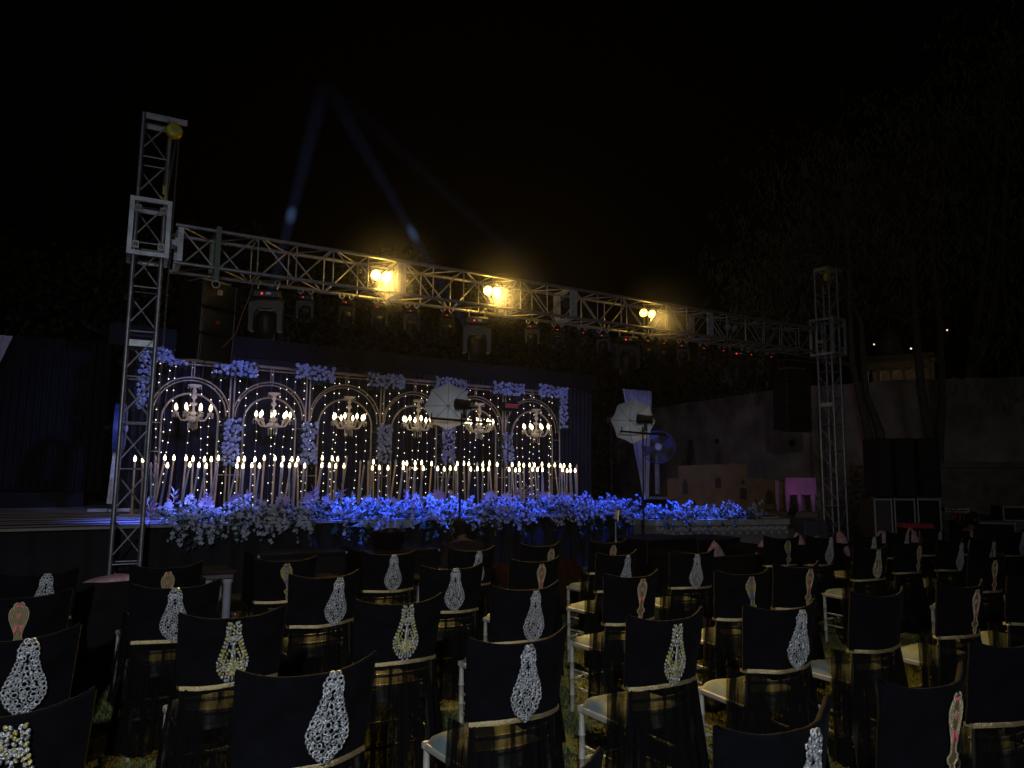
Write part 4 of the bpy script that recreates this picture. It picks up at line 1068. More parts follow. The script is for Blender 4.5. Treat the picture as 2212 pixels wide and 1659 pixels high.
# halogen heaters hanging behind
for i, (px, py, Y, s) in enumerate(((1100, 879, 13.6, 1.0), (1322, 908, 13.8, .9))):
    p = atY(px, py, Y); t = empty('halogen_lamp', p, 0, ('red-lit halogen lamp in front of the fifth arch', 'small halogen lamp against the curtain right of the arches')[i], 'halogen lamp')
    m_ = MB(); m_.box((0, 0, 0), (.44*s, .14, .19*s), bev=.02); h_ = m_.build('housing', BLACK, t)
    m_ = MB(); m_.box((.02, -.073, .02), (.34*s, .008, .10*s)); m_.build('reflector', mat('reflector_amber', (.35, .12, .06), .4, .3, .2, 20), h_)
    m_ = MB(); m_.tube([(-.13*s, -.082, .02), (.16*s, -.082, .02)], .014, 6); m_.build('tube', mat('dull_red_element', (.3, .02, .01), .4, emis=(1, .05, .02), es=.12), h_)
    m_ = MB(); m_.tube([(0, .03, -.09), (0, .03, SZ-p.z)], .014, 6); m_.build('stand', BLACKM, t)
# ---------------------------------------------------------------- pedestal fans
def fan(c, r_, foot, lab, face, wood):
    t = empty('pedestal_fan', (foot.x, foot.y, foot.z), label=lab, cat='fan', group='industrial pedestal fans on the stage')
    cc = c-foot; M_ = Matrix.Translation(cc) @ Vector(face).to_track_quat('Z', 'Y').to_matrix().to_4x4()
    m_ = MB(); m_.lathe([(r_, -.07), (r_+.01, 0), (r_, .07)], M_, 36); m_.tor((0, 0, 0), 1, .001) if False else None
    for zz in (-.07, .07):
        m_.M = M_; m_.tor((0, 0, zz), r_, .009, None, 36, 5)
    m_.M = None; cg = m_.build('cage_ring', mat('blue_fan_paint', (.10, .14, .45), .35, .3, .2, 10) , t)
    m_ = MB(); m_.M = M_
    for k in range(60):
        a = 2*PI*k/60; m_.tube([(.05*math.cos(a), .05*math.sin(a), .10), (r_*.7*math.cos(a), r_*.7*math.sin(a), .105), (r_*math.cos(a), r_*math.sin(a), .07)], .0016, 3, False)
    for q in (.3, .5, .7, .85): m_.tor((0, 0, .102), r_*q, .0016, None, 36, 3)
    m_.build('grille_wires', WIRE, cg)
    m_ = MB(); m_.M = M_
    for k in range(4):
        a0 = 2*PI*k/4+.3
        m_.grid(lambda a, b, a0=a0: ((.06+(r_-.09)*b)*math.cos(a0+(a-.5)*(.95-.2*b)), (.06+(r_-.09)*b)*math.sin(a0+(a-.5)*(.95-.2*b)), .03*(a-.5)*2), 6, 6)
    m_.build('blade', mat('smoky_blade', (.09, .10, .22), .3, .2, .2, 8), t)
    m_ = MB(); m_.lathe([(0, .135), (.035, .13), (.06, .115), (.085, .11), (.09, .10), (0, .10)], M_, 18); m_.build('hub_badge', mat('white_badge', (.55, .55, .62), .4, 0, .3, 30), t)
    m_ = MB(); m_.lathe([(0, -.28), (.07, -.27), (.085, -.2), (.085, -.08), (.05, -.06), (0, -.06)], M_, 14); m_.build('motor', BLACK, t)
    m_ = MB(); m_.box((cc.x*.5, cc.y*.5+.04, (cc.z-.1)/2+.03), (.10, .05, cc.z-.30), Matrix.Rotation(math.atan2(cc.x, cc.z), 3, 'Y')); m_.build('post', mat('pale_steel_post', (.5, .5, .52), .5, .4, .3, 6), t)
    m_ = MB(); m_.box((0, .04, .03), (.62, .06, .05)); m_.box((0, .04, .031), (.06, .5, .048))
    for sg in (-1, 1): m_.sph((sg*.28, .04, .012), (.03, .02, .022), 8, 6)
    m_.build('foot', mat('pale_steel_foot', (.42, .44, .5), .5, .4, .3, 6), t)
ff = atZ(252, 1099, SZ); ff = Vector((ff.x, min(ff.y, 13.9), SZ)); ff = atY(236, 1099, 13.9); ff.z = SZ
fan(atY(258, 925, 13.9), .41, ff, 'tall blue pedestal fan seen edge-on behind the left tower', (1, -.15, 0), True)
c = atY(1422, 966, 12.6); tf = Vector((c.x, 12.62, mz+.25))
bx_ = MB(); bx_.b2((c.x-.32, 12.35, mz+.015), (c.x+.35, 12.95, mz+.245), .02); tag(bx_.build('black_case', BLACK), 'low black case under the right pedestal fan', 'case')
fan(c, .38, tf, 'pedestal fan with clear blades in front of the plaster wall', (-.72, -.75, .05), True)
# ---------------------------------------------------------------- right: sand fort, wall, table
fY = 12.4
def fp(px, py): p = atL(px, py, Vector((11.0, 14.6, 0)), Vector((15.2, 11.6, 0))); return p
ftA, ftB = Vector((11.0, 14.6, 0)), Vector((15.2, 11.6, 0)); fd = (ftB-ftA).normalized(); frot = math.atan2(fd.y, fd.x)
t = empty('fort_facade', (ftA.x, ftA.y, 0), frot, 'sand-coloured cardboard fort set piece with small arched windows', 'stage set')
def fl(px, py): p = fp(px, py); return ((p-ftA).dot(fd), p.z)
prof = [fl(1442, 1100), fl(1442, 1035), fl(1465, 1033), fl(1465, 1006), fl(1573, 1003), fl(1574, 1000), fl(1586, 1000), fl(1587, 1003), fl(1614, 1003), fl(1614, 1033), fl(1694, 1035), fl(1694, 1100)]
prof = [(x, max(z, mz+.016)) for x, z in prof]
m_ = MB(); m_.prism(prof, 0, .30); bdy = m_.build('wall', SAND, t)
for px, py, wpx, hpx, k in ((1480, 1050, 11, 36, 'a'), (1551, 1043, 13, 24, 's'), (1605, 1040, 12, 12, 't'), (1606, 1066, 15, 26, 's'), (1705, 1065, 1, 1, 'n'), (1662, 1072, 17, 34, 'a'), (1500, 1085, 10, 12, 't'), (1632, 1083, 9, 14, 't')):
    if k == 'n': continue
    (x, z) = fl(px, py); (x2, z2_) = fl(px+wpx/2, py); hw = x2-x; hz_ = z-fl(px, py+hpx/2)[1]
    if k == 'a': pr = [(x-hw, z-hz_), (x-hw, z+hz_*.3), (x-hw*.4, z+hz_*.75), (x, z+hz_), (x+hw*.4, z+hz_*.75), (x+hw, z+hz_*.3), (x+hw, z-hz_)]
    elif k == 't': pr = [(x-hw, z-hz_), (x, z+hz_), (x+hw, z-hz_)]
    else: pr = [(x-hw, z-hz_), (x-hw, z+hz_*.8), (x, z+hz_), (x+hw, z+hz_*.8), (x+hw, z-hz_)]
    m_ = MB(); m_.prism(pr[::-1], -.004, .02); w1 = m_.build('window', mat('dark_brown_panel', (.07, .045, .025), .9, 0, .2, 9), t)  # windows are flat flush panels in a darker brown
    m_ = MB(); m_.box((x, -.012, z-hz_-.012), (hw*2.5, .02, .02)); m_.build('sill', SAND, w1)
# small conifer cut-out plant behind the fort
def conifer(px, pyb, pyt, Y, lab):
    p = atY(px, pyb, Y); h = atY(px, pyt, Y).z-p.z; m_ = MB(); rq = random.Random(int(px))
    t = empty('small_conifer', (p.x, p.y, p.z), label=lab, cat='shrub')
    for i in range(420):
        q = rq.random()**.8; r_ = (.22*(1-q)+.03)*h/1.4*rq.random()**.5; a = rq.uniform(0, 6.28)
        leafq(m_, Vector((r_*math.cos(a), r_*math.sin(a), q*h)), Vector((math.cos(a), math.sin(a), .8)), .09, .014)
    m_.build('foliage', LEAF, t); m_ = MB(); m_.tube([(0, 0, mz-p.z), (0, 0, h*.9)], [.02, .006], 6); m_.build('trunk', BARK, t)
conifer(1493, 1010, 952, 15.4, 'narrow dark conifer shrub behind the sand-coloured fort')
# retaining wall
WA = [(19.5, 22), (18.76, 18.54), (17.3, 12.34), (18.0, 9.6), (18.92, 8.39), (24.0, 3.5), (30, -1)]
rw = empty('retaining_wall', (0, 0, 0), label='tall weathered plaster retaining wall on the right', cat='wall')
m_ = MB()
def wf(a, b):
    s_ = a*(len(WA)-1); i = min(int(s_), len(WA)-2); q = s_-i; p = Vector(WA[i]).lerp(Vector(WA[i+1]), q)
    d = .05*noise.noise(Vector((a*30, b*4, 0)))
    top = 4.0+.05*noise.noise(Vector((a*60, 3, 0)))+(.0)
    return (p.x+d, p.y+d*.3, top*b)
m_.grid(wf, 120, 14); m_.build('wall_face', WALLM, rw)
m_ = MB(); m_.grid(lambda a, b: (wf(a, 1)[0]+.9*b, wf(a, 1)[1]+.25*b, wf(a, 1)[2]), 120, 2); m_.build('wall_top', WALLM, rw)
for i, (px, py) in enumerate(((1550, 953), (1713, 957))):
    p = atL(px, py, Vector((*WA[1], 0)), Vector((*WA[2], 0))); m_ = MB(); m_.M = Matrix.Translation(p+Vector((-.02, 0, 0))) @ Matrix.Rotation(-PI/2, 4, 'Y')
    m_.lathe([(0, .03), (.05, .03), (.07, .04), (.08, .0)], None, 12); m_.build('weep_hole', BLACK, rw)
# terrace ledge right
m_ = MB(); a = atX(1905, 990, 17.0); b = atX(2052, 985, 17.0)
p0 = atY(1905, 1000, 8.6); p1 = atY(2060, 992, 7.0)
m_.grid(lambda u, v: tuple(Vector((16.1, 8.2, 1.95)).lerp(Vector((19.0, 4.4, 1.95)), u)+Vector((.3*v, .3*v, 0))), 20, 1)
m_.grid(lambda u, v: tuple(Vector((16.1, 8.2, 1.95-.12*v)).lerp(Vector((19.0, 4.4, 1.95-.12*v)), u)+Vector((0, 0, .0))), 20, 1)
m_.grid(lambda u, v: tuple(Vector((16.12, 8.22, 1.83-1.83*v)).lerp(Vector((19.02, 4.42, 1.83-1.83*v)), u)), 20, 1)
tag(m_.build('terrace_ledge', mat('pale_ledge', (.13, .12, .10), .9, 0, .4, 4, .3)), 'low pale masonry ledge in front of the retaining wall at right', 'ledge')
# magenta-lit draped table on a block
p = atY(1716, 1032, 10.6); zt_ = p.z
t = empty('draped_table', (p.x, 10.6, mz), -.5, 'small carved table with square pink cloth glowing magenta by the right tower', 'table')
w2 = .36
m_ = MB(); 
for sg in (-1, 1):
    m_.grid(lambda a, b, sg=sg: (sg*(-.003)+sg*(w2*a), -.30-.004*math.sin(a*9)-.02*b, zt_-mz-.38*b), 10, 6)
m_.grid(lambda a, b: (-w2+2*w2*a, -.30+.6*b, zt_-mz+.001), 8, 8)
m_.grid(lambda a, b: (w2+.01*b, -.3+.6*a, zt_-mz-.38*b), 8, 6); m_.build('cloth', MAGC, t)
for sx, sy in ((-.30, -.25), (-.02, -.25), (.30, -.25), (.30, .25), (-.30, .25)):
    m_ = MB(); h = zt_-mz-.37
    m_.lathe([(.025, .022), (.035, .08), (.05, h*.6), (.06, h), (.05, h+.3)], Matrix.Translation((sx, sy, 0)), 10); m_.build('leg', MAGC, t)
m_ = MB(); m_.b2((-.42, -.45, -.10), (.5, .34, .02), .01); tag(m_.build('wooden_block', mat('worn_block', (.22, .17, .15), .9, 0, .3, 8)), 'worn grey-brown block under the pink draped table', 'block').location = (p.x, 10.6, mz+.0)
bpy.data.objects['wooden_block'].rotation_euler = (0, 0, -.5)
# pink light on the table
fl_ = empty('pink_uplight', (p.x-1.1, 9.9, mz+.015), label='small black stage uplight on the platform before the draped table', cat='stage lamp')
m_ = MB(); m_.lathe([(0, 0), (.07, 0), (.08, .05), (.06, .12), (.05, .12)], None, 12); m_.build('can', BLACK, fl_)
lamp('lamp_light', 'SPOT', fl_, (0, 0, .14), (1.1, .45, .5), 3, (1, .28, .85), .03, 55, .9)
# ---------------------------------------------------------------- boxes in front of the stage
def sub(px0, px1, pyf, Y, zt_, dep, lab, txt=None):
    x0 = atY(px0, pyf, Y).x; x1 = atY(px1, pyf, Y).x; z = zt_
    t = empty('bass_speaker', ((x0+x1)/2, Y, 0), 0, lab, 'speaker', 'black bass speakers on the lawn before the stage')
    wd = x1-x0
    m_ = MB(); m_.b2((-wd/2, 0, .01), (wd/2, dep, z), .015); c_ = m_.build('cabinet', BLACK, t)
    m_ = MB(); m_.b2((-wd/2+.05, -.012, .05), (wd/2-.05, -.001, z-.06)); m_.build('grille', GRILLE, c_)
    m_ = MB()
    for sx in (-1, 1):
        for zz in (.02, z-.02): m_.sph((sx*(wd/2-.02), .01, zz), .018, 8, 5)
    m_.build('corner_cap', GREY, c_)
    if txt: text(txt, .055, ORANGE, c_, (-wd/2+.13, -.014, z-.10), (PI/2, 0, 0))
    return z
zs = atY(650, 1195, 8.9).z; sub(556, 752, 1195, 8.9, zs, .6, 'wide black bass speaker on the lawn left before the stage')
zs2 = atY(860, 1190, 8.75).z; sub(793, 952, 1190, 8.75, zs2, .9, 'wide black bass speaker with orange lettering before the stage', 'P.N.D.J')
p = atY(842, 1172, 9.2)
t = empty('cable_tub', (p.x, 9.25, zs2), label='round black cable tub on top of the lettered bass speaker', cat='tub')
m_ = MB(); m_.lathe([(0, .002), (.17, .002), (.19, .02), (.215, .20), (.225, .21), (.205, .21), (.19, .19), (0, .17)], None, 24); m_.build('bucket', BLACK, t)
m_ = MB()
for k in range(5): m_.tor((.01*k, 0, .19+.012*k), .13-.012*k, .012, None, 20, 5)
m_.build('coiled_cable', BLACKM, t)
# black deck boxes in front of masonry
for i, (a, b, Y, py) in enumerate(((1398, 1502, 8.3, 1163), (1508, 1600, 8.25, 1163))):
    x0, x1 = atY(a, py, Y).x, atY(b, py, Y).x; z = atY((a+b)/2, py, Y).z
    t = empty('black_crate', ((x0+x1)/2, Y, 0), 0, ('left', 'right')[i]+' one of two blue-topped black crates before the masonry platform', 'crate', 'black crates before the masonry platform')
    m_ = MB(); m_.b2((-(x1-x0)/2, 0, .01), ((x1-x0)/2, .8, z-.02), .01); m_.build('box', BLACK, t)
    m_ = MB(); m_.b2((-(x1-x0)/2-.01, -.01, z-.019), ((x1-x0)/2+.01, .82, z), .004); m_.build('cloth_top', mat('blue_black_cloth', (.02, .02, .10), .9, 0, .2, 8), t)
# grey-blue speaker at corner of masonry
p = atY(1715, 1122, 9.0); w_ = .5
t = empty('monitor_speaker', (p.x-.1, 8.45, 0), -.35, 'dull blue-grey speaker box standing against the masonry corner', 'speaker')
m_ = MB(); m_.b2((-.25, 0, .01), (.25, .35, mz-.02), .015); b_ = m_.build('cabinet', mat('grey_blue_box', (.07, .07, .10), .6, 0, .2, 8), t)
m_ = MB(); m_.b2((-.05, -.008, mz*.6), (.05, -.001, mz*.6+.03)); m_.build('badge', GREY, b_)
# phone tripod
p = atY(1330, 1130, 7.6)
t = empty('tripod', (p.x, 7.6, 0), label='slim tripod with lit gold-edged phone clamp before the stage', cat='tripod')
zt_ = atY(1330, 1170, 7.6).z; zz = atY(1330, 1122, 7.6).z
m_ = MB(); m_.tube([(0, 0, .35), (0, 0, zz)], .013, 8); m_.tube([(0, 0, zt_-.03), (0, 0, zt_+.02)], .03, 8); m_.build('column', CHAIN, t)
for a in (.5, 2.6, 4.7):
    m_ = MB(); m_.tube([(0, 0, zt_), (.32*math.cos(a), .32*math.sin(a), .01)], [.014, .010], 6); m_.build('leg', BLACKM, t)
m_ = MB(); m_.box((.02, 0, zz+.05), (.012, .07, .15), Matrix.Rotation(.1, 3, 'Y'), bev=.003); m_.build('phone', mat('gilt_edge', (.8, .6, .3), .3, .7), t)
m_ = MB(); m_.box((0, 0, zz-.01), (.08, .05, .03), bev=.005); m_.build('clamp', BLACKM, t)
# ---------------------------------------------------------------- front-row sofas, tables, cushions
def sofa(x0, x1, y, rz, lab, mt=BLACK, h=.80, arm=False):
    t = empty('sofa', ((x0+x1)/2, y, 0), rz, lab, 'sofa'); wd = x1-x0
    m_ = MB(); m_.grid(lambda a, b: (-wd/2+wd*a, -.10-.01*math.sin(a*PI), .12+(h-.12)*b), 12, 4)
    m_.b2((-wd/2, -.09, .12), (wd/2, .06, h), .03); m_.build('backrest', mt, t)
    m_ = MB(); m_.b2((-wd/2+.12, .062, .12), (wd/2-.12, .72, .40), .03); m_.build('seat', mt, t)
    for sg in (-1, 1):
        m_ = MB(); m_.b2((sg*(wd/2-.117), .062, .12), (sg*wd/2, .74, .56), .03)
        m_.tube([(sg*(wd/2-.05), .03, .58), (sg*(wd/2-.05), .74, .58)], .075, 12); m_.build('arm', mt, t)
        for yy in (-.02, .68):
            m_ = MB(); m_.tube([(sg*(wd/2-.06), yy, 0), (sg*(wd/2-.06), yy, .122)], [.02, .03], 8); m_.build('leg', BLACKM, t)
    return t
DS = mat('dark_sofa_fabric', (.010, .008, .008), .9, 0, .3, 8, .1, spec=.1)
def cushion(x, y, z, lab, s=.42, rz=0, ry=.35, rx=-.3):
    m_ = MB()
    def f(sgn):
        def g_(a, b):
            u, v = 2*a-1, 2*b-1; k = (1-u**4)*(1-v**4); return (u*s/2*(1-.06*v*v), sgn*.075*k**.6, v*s/2*(1-.06*u*u))
        return g_
    m_.grid(f(-1), 14, 14); m_.grid(lambda a, b: f(1)(1-a, b), 14, 14)
    o = m_.build('cushion', PILLOW); o.location = (x, y, z); o.rotation_euler = (rx, ry, rz); tag(o, lab, 'cushion', 'pink printed cushions on the front sofas')
p = atZ(226, 1262, .80)
sofa(.30, 1.35, 6.35, 0, 'dark low sofa at far left beyond the last row of chairs', DS, .74)
cushion(.70, 6.5, .690, 'pink printed cushion lying flat on the far left sofa back', .38, .2, -.14, 1.5)
px_ = atY(1600, 1197, 5.9)
sofa(atY(1500, 1200, 6.3).x, atY(1668, 1195, 6.3).x, 6.3, -.05, 'long dark brown sofa behind the chairs right of centre', DS, atY(1600, 1199, 6.3).z)
p = atY(1545, 1190, 6.5); cushion(p.x, 6.48, p.z-.14, 'pink printed cushion tilted on the dark sofa, nearest the tripod', .42, 0, .9)
p = atY(1648, 1188, 6.5); cushion(p.x, 6.48, p.z-.16, 'large pale pink cushion leaning at the right of the dark sofa', .46, 0, .95)
p = atY(1730, 1170, 6.45); cushion(p.x, 6.45, p.z-.12, 'pink cushion peak between the two right-hand chairs', .40, .4, .75)
p = atY(1822, 1168, 6.3); cushion(p.x, 6.3, p.z-.12, 'pink cushion peak beside the foot of the right tower', .42, .4, .8)
p = atY(1914, 1160, 6.0); cushion(p.x, 6.0, p.z-.10, 'dusky pink cushion standing before the flight cases', .40, .3, .1)
p = atY(1975, 1160, 5.9); cushion(p.x, 5.9, p.z-.12, 'dusky pink cushion slumped right of the other one by the cases', .42, .3, .75)
sofa(atY(1690, 1190, 6.3).x, atY(1850, 1185, 6.3).x, 6.3, -.08, 'dark sofa half hidden behind chairs before the right tower', DS, .66)
sofa(atY(1880, 1190, 5.85).x, atY(2010, 1185, 5.85).x, 5.9, -.1, 'dark sofa before the silver-edged flight cases', DS, .66)
# brown armchair (only its rounded arms show)
xa, xb = atY(1095, 1240, 6.6).x, atY(1240, 1235, 6.6).x
t = empty('armchair', ((xa+xb)/2, 6.6, 0), 0, 'brown leather armchair with rounded arms beyond the centre chairs', 'armchair'); wd = xb-xa
za = atY(1160, 1222, 6.6).z
for sg in (-1, 1):
    m_ = MB(); m_.tube([(sg*wd/2, -.05, za-.10), (sg*wd/2, .1, za-.07), (sg*wd/2, .6, za-.09)], [.09, .115, .10], 14); m_.b2((sg*wd/2-.08, -.02, .08), (sg*wd/2+.08, .6, za-.12), .03); m_.build('arm', WOODR, t)
m_ = MB(); m_.b2((-wd/2+.09, -.06, .1), (wd/2-.09, .1, za+.03), .05); m_.build('backrest', WOODR, t)
m_ = MB(); m_.b2((-wd/2+.085, .102, .1), (wd/2-.085, .6, .40), .04); m_.build('seat', WOODR, t)
# white tables with baluster legs
def baluster_table(x0, x1, y, h, lab):
    t = empty('side_table', ((x0+x1)/2, y, 0), 0, lab, 'table', 'white tables with turned legs before the sofas'); wd = x1-x0
    m_ = MB(); m_.b2((-wd/2, -.2, h-.03), (wd/2, .25, h), .01); m_.build('table_top', mat('veined_top', (.04, .025, .022), .8, 0, .4, 6, spec=.1), t)
    m_ = MB(); m_.b2((-wd/2+.02, -.18, h-.075), (wd/2-.02, .23, h-.032), .008); m_.build('apron', mat('dark_apron', (.10, .08, .08), .6), t)
    for sx in (-1, 1):
        for yy in (-.14, .19):
            m_ = MB(); m_.lathe([(.03, .0), (.035, .03), (.02, .06), (.038, .14), (.04, .2), (.02, .27), (.034, .30), (.034, h-.12), (.045, h-.10), (.045, h-.077)], Matrix.Translation((sx*(wd/2-.06), yy, 0)), 12); m_.build('leg', WHITEP, t)
h = .5; a = atZ(505, 1227, h)
baluster_table(atY(425, 1227, 7.0).x, atY(500, 1227, 7.0).x, 7.0, atY(480, 1227, 7.0).z, 'white turned-leg table left, beside a small brown vase')
baluster_table(atY(688, 1246, 6.7).x, atY(735, 1246, 6.7).x, 6.7, atY(700, 1246, 6.7).z, 'low table with pinkish top glimpsed before the left bass speaker')
baluster_table(atY(880, 1243, 6.6).x, atY(918, 1243, 6.6).x, 6.6, atY(900, 1243, 6.6).z, 'small white table just left of the seated man')
p = atY(512, 1262, 6.9)
t = MB(); t.lathe([(0, 0), (.05, .0), (.075, .06), (.07, .12), (.035, .18), (.03, .24), (.05, .28), (.04, .285), (0, .26)], None, 14)
o = t.build('vase', mat('brown_glaze', (.10, .04, .02), .25, 0, .3, 20)); tag(o, 'small brown vase on the lawn beside the white table', 'vase'); o.location = (p.x, 6.9, 0.06)
# ---------------------------------------------------------------- right side: speaker stacks, flight cases, desk
def cab(px0, px1, py0, py1, Y, dep, name, lab, mt, trim=True, cat='speaker', grp=None, txt=None):
    A_ = atY(px0, py1, Y); B_ = atY(px1, py0, Y); wd = B_.x-A_.x; z0, z1_ = A_.z, B_.z
    return A_, B_, wd, z0, z1_
CR = Vector((13.5, 6.5, 0)); CD = Vector((.78, -.63, 0)).normalized()   # bank line, facing camera-left
crot = math.atan2(CD.y, CD.x); CE = CR+CD*10
def cl(px, py): p = atL(px, py, CR, CE); return ((p-CR).dot(CD), p.z)
def cbox(px0, px1, py0, py1, dep, name, lab, mt, cat, grp=None, edges=False, shade=GRILLE):
    x0, z1_ = cl(px0, py0); x1, z0 = cl(px1, py1); z0 = max(z0, .0)
    o = CR+CD*((x0+x1)/2); t = empty(name, (o.x, o.y, z0), crot, lab, cat, grp); wd = x1-x0-.006; h = z1_-z0-.004
    m_ = MB(); m_.b2((-wd/2, 0, .002), (wd/2, dep, h), .01); m_.build('cabinet' if cat == 'speaker' else 'case_shell', mt, t)
    m_ = MB(); m_.b2((-wd/2+.03, -.01, .03), (wd/2-.03, -.001, h-.03)); m_.build('grille' if cat == 'speaker' else 'front_panel', shade, t)
    if edges:
        m_ = MB(); e = .022
        m_.b2((-wd/2-.004, -.015, h-e), (wd/2+.004, .015, h+.004)); 
        for sx in (-1, 1): m_.b2((sx*wd/2-e/2, -.014, .004), (sx*wd/2+e/2, .014, h-e-.002))
        m_.b2((-wd/2+.012, -.014, .0), (wd/2-.012, .012, e)); m_.build('edge_trim', GRID_W, t)
        m_ = MB()
        for sx in (-1, 1): m_.sph((sx*wd/2, -.01, h-.005), .022, 8, 5)
        m_.build('ball_corner', PLATE, t)
    return t, wd, h
yb = 1215
for i, (a, b) in enumerate(((1890, 1932), (1933, 1982), (1983, 2036))):
    nm_ = ('left', 'middle', 'right')[i]
    cbox(a, b, 946, 1074, .6, 'tall_speaker', 'tall black speaker standing on the %s flight case' % nm_, BLACK, 'speaker', 'tall speakers on the flight cases')
    t, wd, h = cbox(a-2, b+2 if i == 2 else b, 1077, yb, .7, 'flight_case', 'silver-edged flight case, %s of three in a row' % nm_, CASE if i == 0 else BLACK, 'flight case', 'silver edged flight cases', True, CASE if i == 0 else BLACK)
    if i == 1:
        m_ = MB()
        for k in range(18): m_.tor((-.25+.026*k, -.03, .42), .012, .003, Matrix.Rotation(PI/2, 4, 'Y'), 8, 4)
        m_.build('coiled_cable', GREY, t)
t, wd, h = cbox(1934, 1998, 1128, 1140, .3, 'red_case', 'red flight case lying open before the black ones', REDC, 'flight case', None, False, REDC)
t.location = t.location+Vector((CD.y, -CD.x, 0))*.35
# desk with mixer gear
t, wd, h = cbox(2042, 2092, 1098, 1107, .4, 'desk_lid', 'silver-framed case lid with red cable on the mixing desk', BLACK, 'case', None, True, BLACK)
t, wd, h = cbox(2092, 2198, 1128, 1215, .7, 'mixing_desk', 'dark mixing desk case the bearded man works at', BLACK, 'desk', None, True, BLACK)
m_ = MB()
for k in range(16): m_.tube([(-wd/2+.1+k*wd/18, .1, h), (-wd/2+.1+k*wd/18, .1, h+.03)], .009, 6)
m_.build('knob', GREY, t)
m_ = MB(); m_.b2((-wd/2+.05, .2, h+.004), (wd/2-.25, .6, h+.12), .01); m_.build('mixer', BLACK, t)
t, wd, h = cbox(2166, 2215, 1093, 1126, .4, 'equipment_rack', 'silver-framed equipment rack at the right end of the mixing desk', BLACK, 'rack', None, True, GRILLE)
m_ = MB(); rq = random.Random(9)
for k in range(4):
    x0, z0 = cl(2045+k*9, 1085+k*6); c0 = CR+CD*x0-Vector((-CD.y, CD.x, 0))*.08
    m_.tube([c0+Vector((.3*math.sin(q*.9+k)*.3, 0, .12*math.cos(q*1.1+k*2)+z0-.12)) for q in range(8)], .005, 5)
tag(m_.build('cable_tangle', mat('red_cables', (.45, .06, .07), .6)), 'tangle of red cables hanging from the mixing desk lid', 'cable')
# shrubs at right
def shrub(c, r, n, lab, seed, grp=None, mt=None):
    m_ = MB(); rq = random.Random(seed); t = empty('shrub', (c[0], c[1], 0), label=lab, cat='shrub', group=grp)
    for i in range(n):
        a, b = rq.uniform(0, 6.28), math.acos(rq.uniform(0, 1)); k = rq.random()**.35*(1+.25*noise.noise(Vector((math.cos(a)*2, math.sin(a)*2, seed))))
        p = Vector((r[0]*math.sin(b)*math.cos(a)*k, r[1]*math.sin(b)*math.sin(a)*k, r[2]*math.cos(b)*k))
        leafq(m_, p, Vector((rq.uniform(-1, 1), rq.uniform(-1, 1), rq.uniform(-.6, .8))), rq.uniform(.08, .16), rq.uniform(.02, .035))
    m_.build('foliage', mt or LEAF, t); m_ = MB()
    for k in range(4): m_.tube([(0, 0, 0), (rq.uniform(-.4, .4)*r[0], rq.uniform(-.4, .4)*r[1], r[2]*.8)], [.03, .008], 6)
    m_.build('trunk', BARK, t)
shrub((15.2, 8.6), (1.0, 1.2, 2.0), 2600, 'dark bushy shrub at the foot of the wall beside the right tower', 3)
shrub((18.6, 4.9), (2.0, 1.6, 1.6), 2600, 'wide dark shrub below the pale masonry ledge', 5)
# ---------------------------------------------------------------- people
def skin_body(name, joints, edges, mt, parent, sub=2):
    me = bpy.data.meshes.new(name); me.from_pydata([j[0] for j in joints], edges, []); me.materials.append(mt)
    o = bpy.data.objects.new(name, me); col.objects.link(o); o.parent = parent
    md = o.modifiers.new('skin', 'SKIN'); md.use_smooth_shade = True
    if not me.skin_vertices:
        bpy.context.view_layer.objects.active = o
    sv = me.skin_vertices[0].data if me.skin_vertices else None
    if sv:
        for v, j in zip(sv, joints):
            r = j[1]; v.radius = r if isinstance(r, tuple) else (r, r)
        sv[0].use_root = True
    s = o.modifiers.new('sub', 'SUBSURF'); s.levels = sub; s.render_levels = sub
    return o
def head_mesh(m_, c, face, hgt=.23, nod=0):
    f = Vector(face).normalized(); M_ = Matrix.Translation(c) @ f.to_track_quat('Y', 'Z').to_matrix().to_4x4() @ Matrix.Rotation(nod, 4, 'X')
    s = hgt/.23
    def g_(a, b):
        th = PI*b; ph = 2*PI*a
        x, y, z = math.sin(th)*math.cos(ph), math.sin(th)*math.sin(ph), math.cos(th)
        X = x*.076*(1-.20*max(0, -z)); Y = y*.098-.005; Z = z*.115
        if y > 0 and z < 0: Y = y*.088*(1-.15*max(0, -z)); 
        if y > .75:     # nose, lips, brow, sockets
            nx = abs(x)
            if nx < .22 and -.35 < z < .1: Y += .022*(1-nx/.22)*(1-abs((z+.22)/.3)) if z < .05 else 0
            if .2 < nx < .5 and -.05 < z < .18: Y -= .008
            if nx < .3 and -.62 < z < -.42: Y += .006
        if y < 0: Y = y*.10; Z = z*.115
        return tuple(M_ @ Vector((X*s, Y*s, Z*s)))
    m_.grid(g_, 40, 30)
    for sg in (-1, 1):
        m_.sph(M_ @ Vector((sg*.080*s, -.005*s, -.005*s)), (.010*s, .018*s, .032*s), 8, 6, f.to_track_quat('Y', 'Z').to_matrix().to_4x4())
    return M_
def hair(m_, M_, cond, grow=.008, s=1):
    def g_(a, b):
        th = PI*b*.72; ph = 2*PI*a
        x, y, z = math.sin(th)*math.cos(ph), math.sin(th)*math.sin(ph), math.cos(th)
        k = 1+.10*cond(x, y, z)
        return tuple(M_ @ Vector((x*.078*k*s, (y*.101-.006)*k*s, z*.118*k*s)))
    m_.grid(g_, 30, 16)
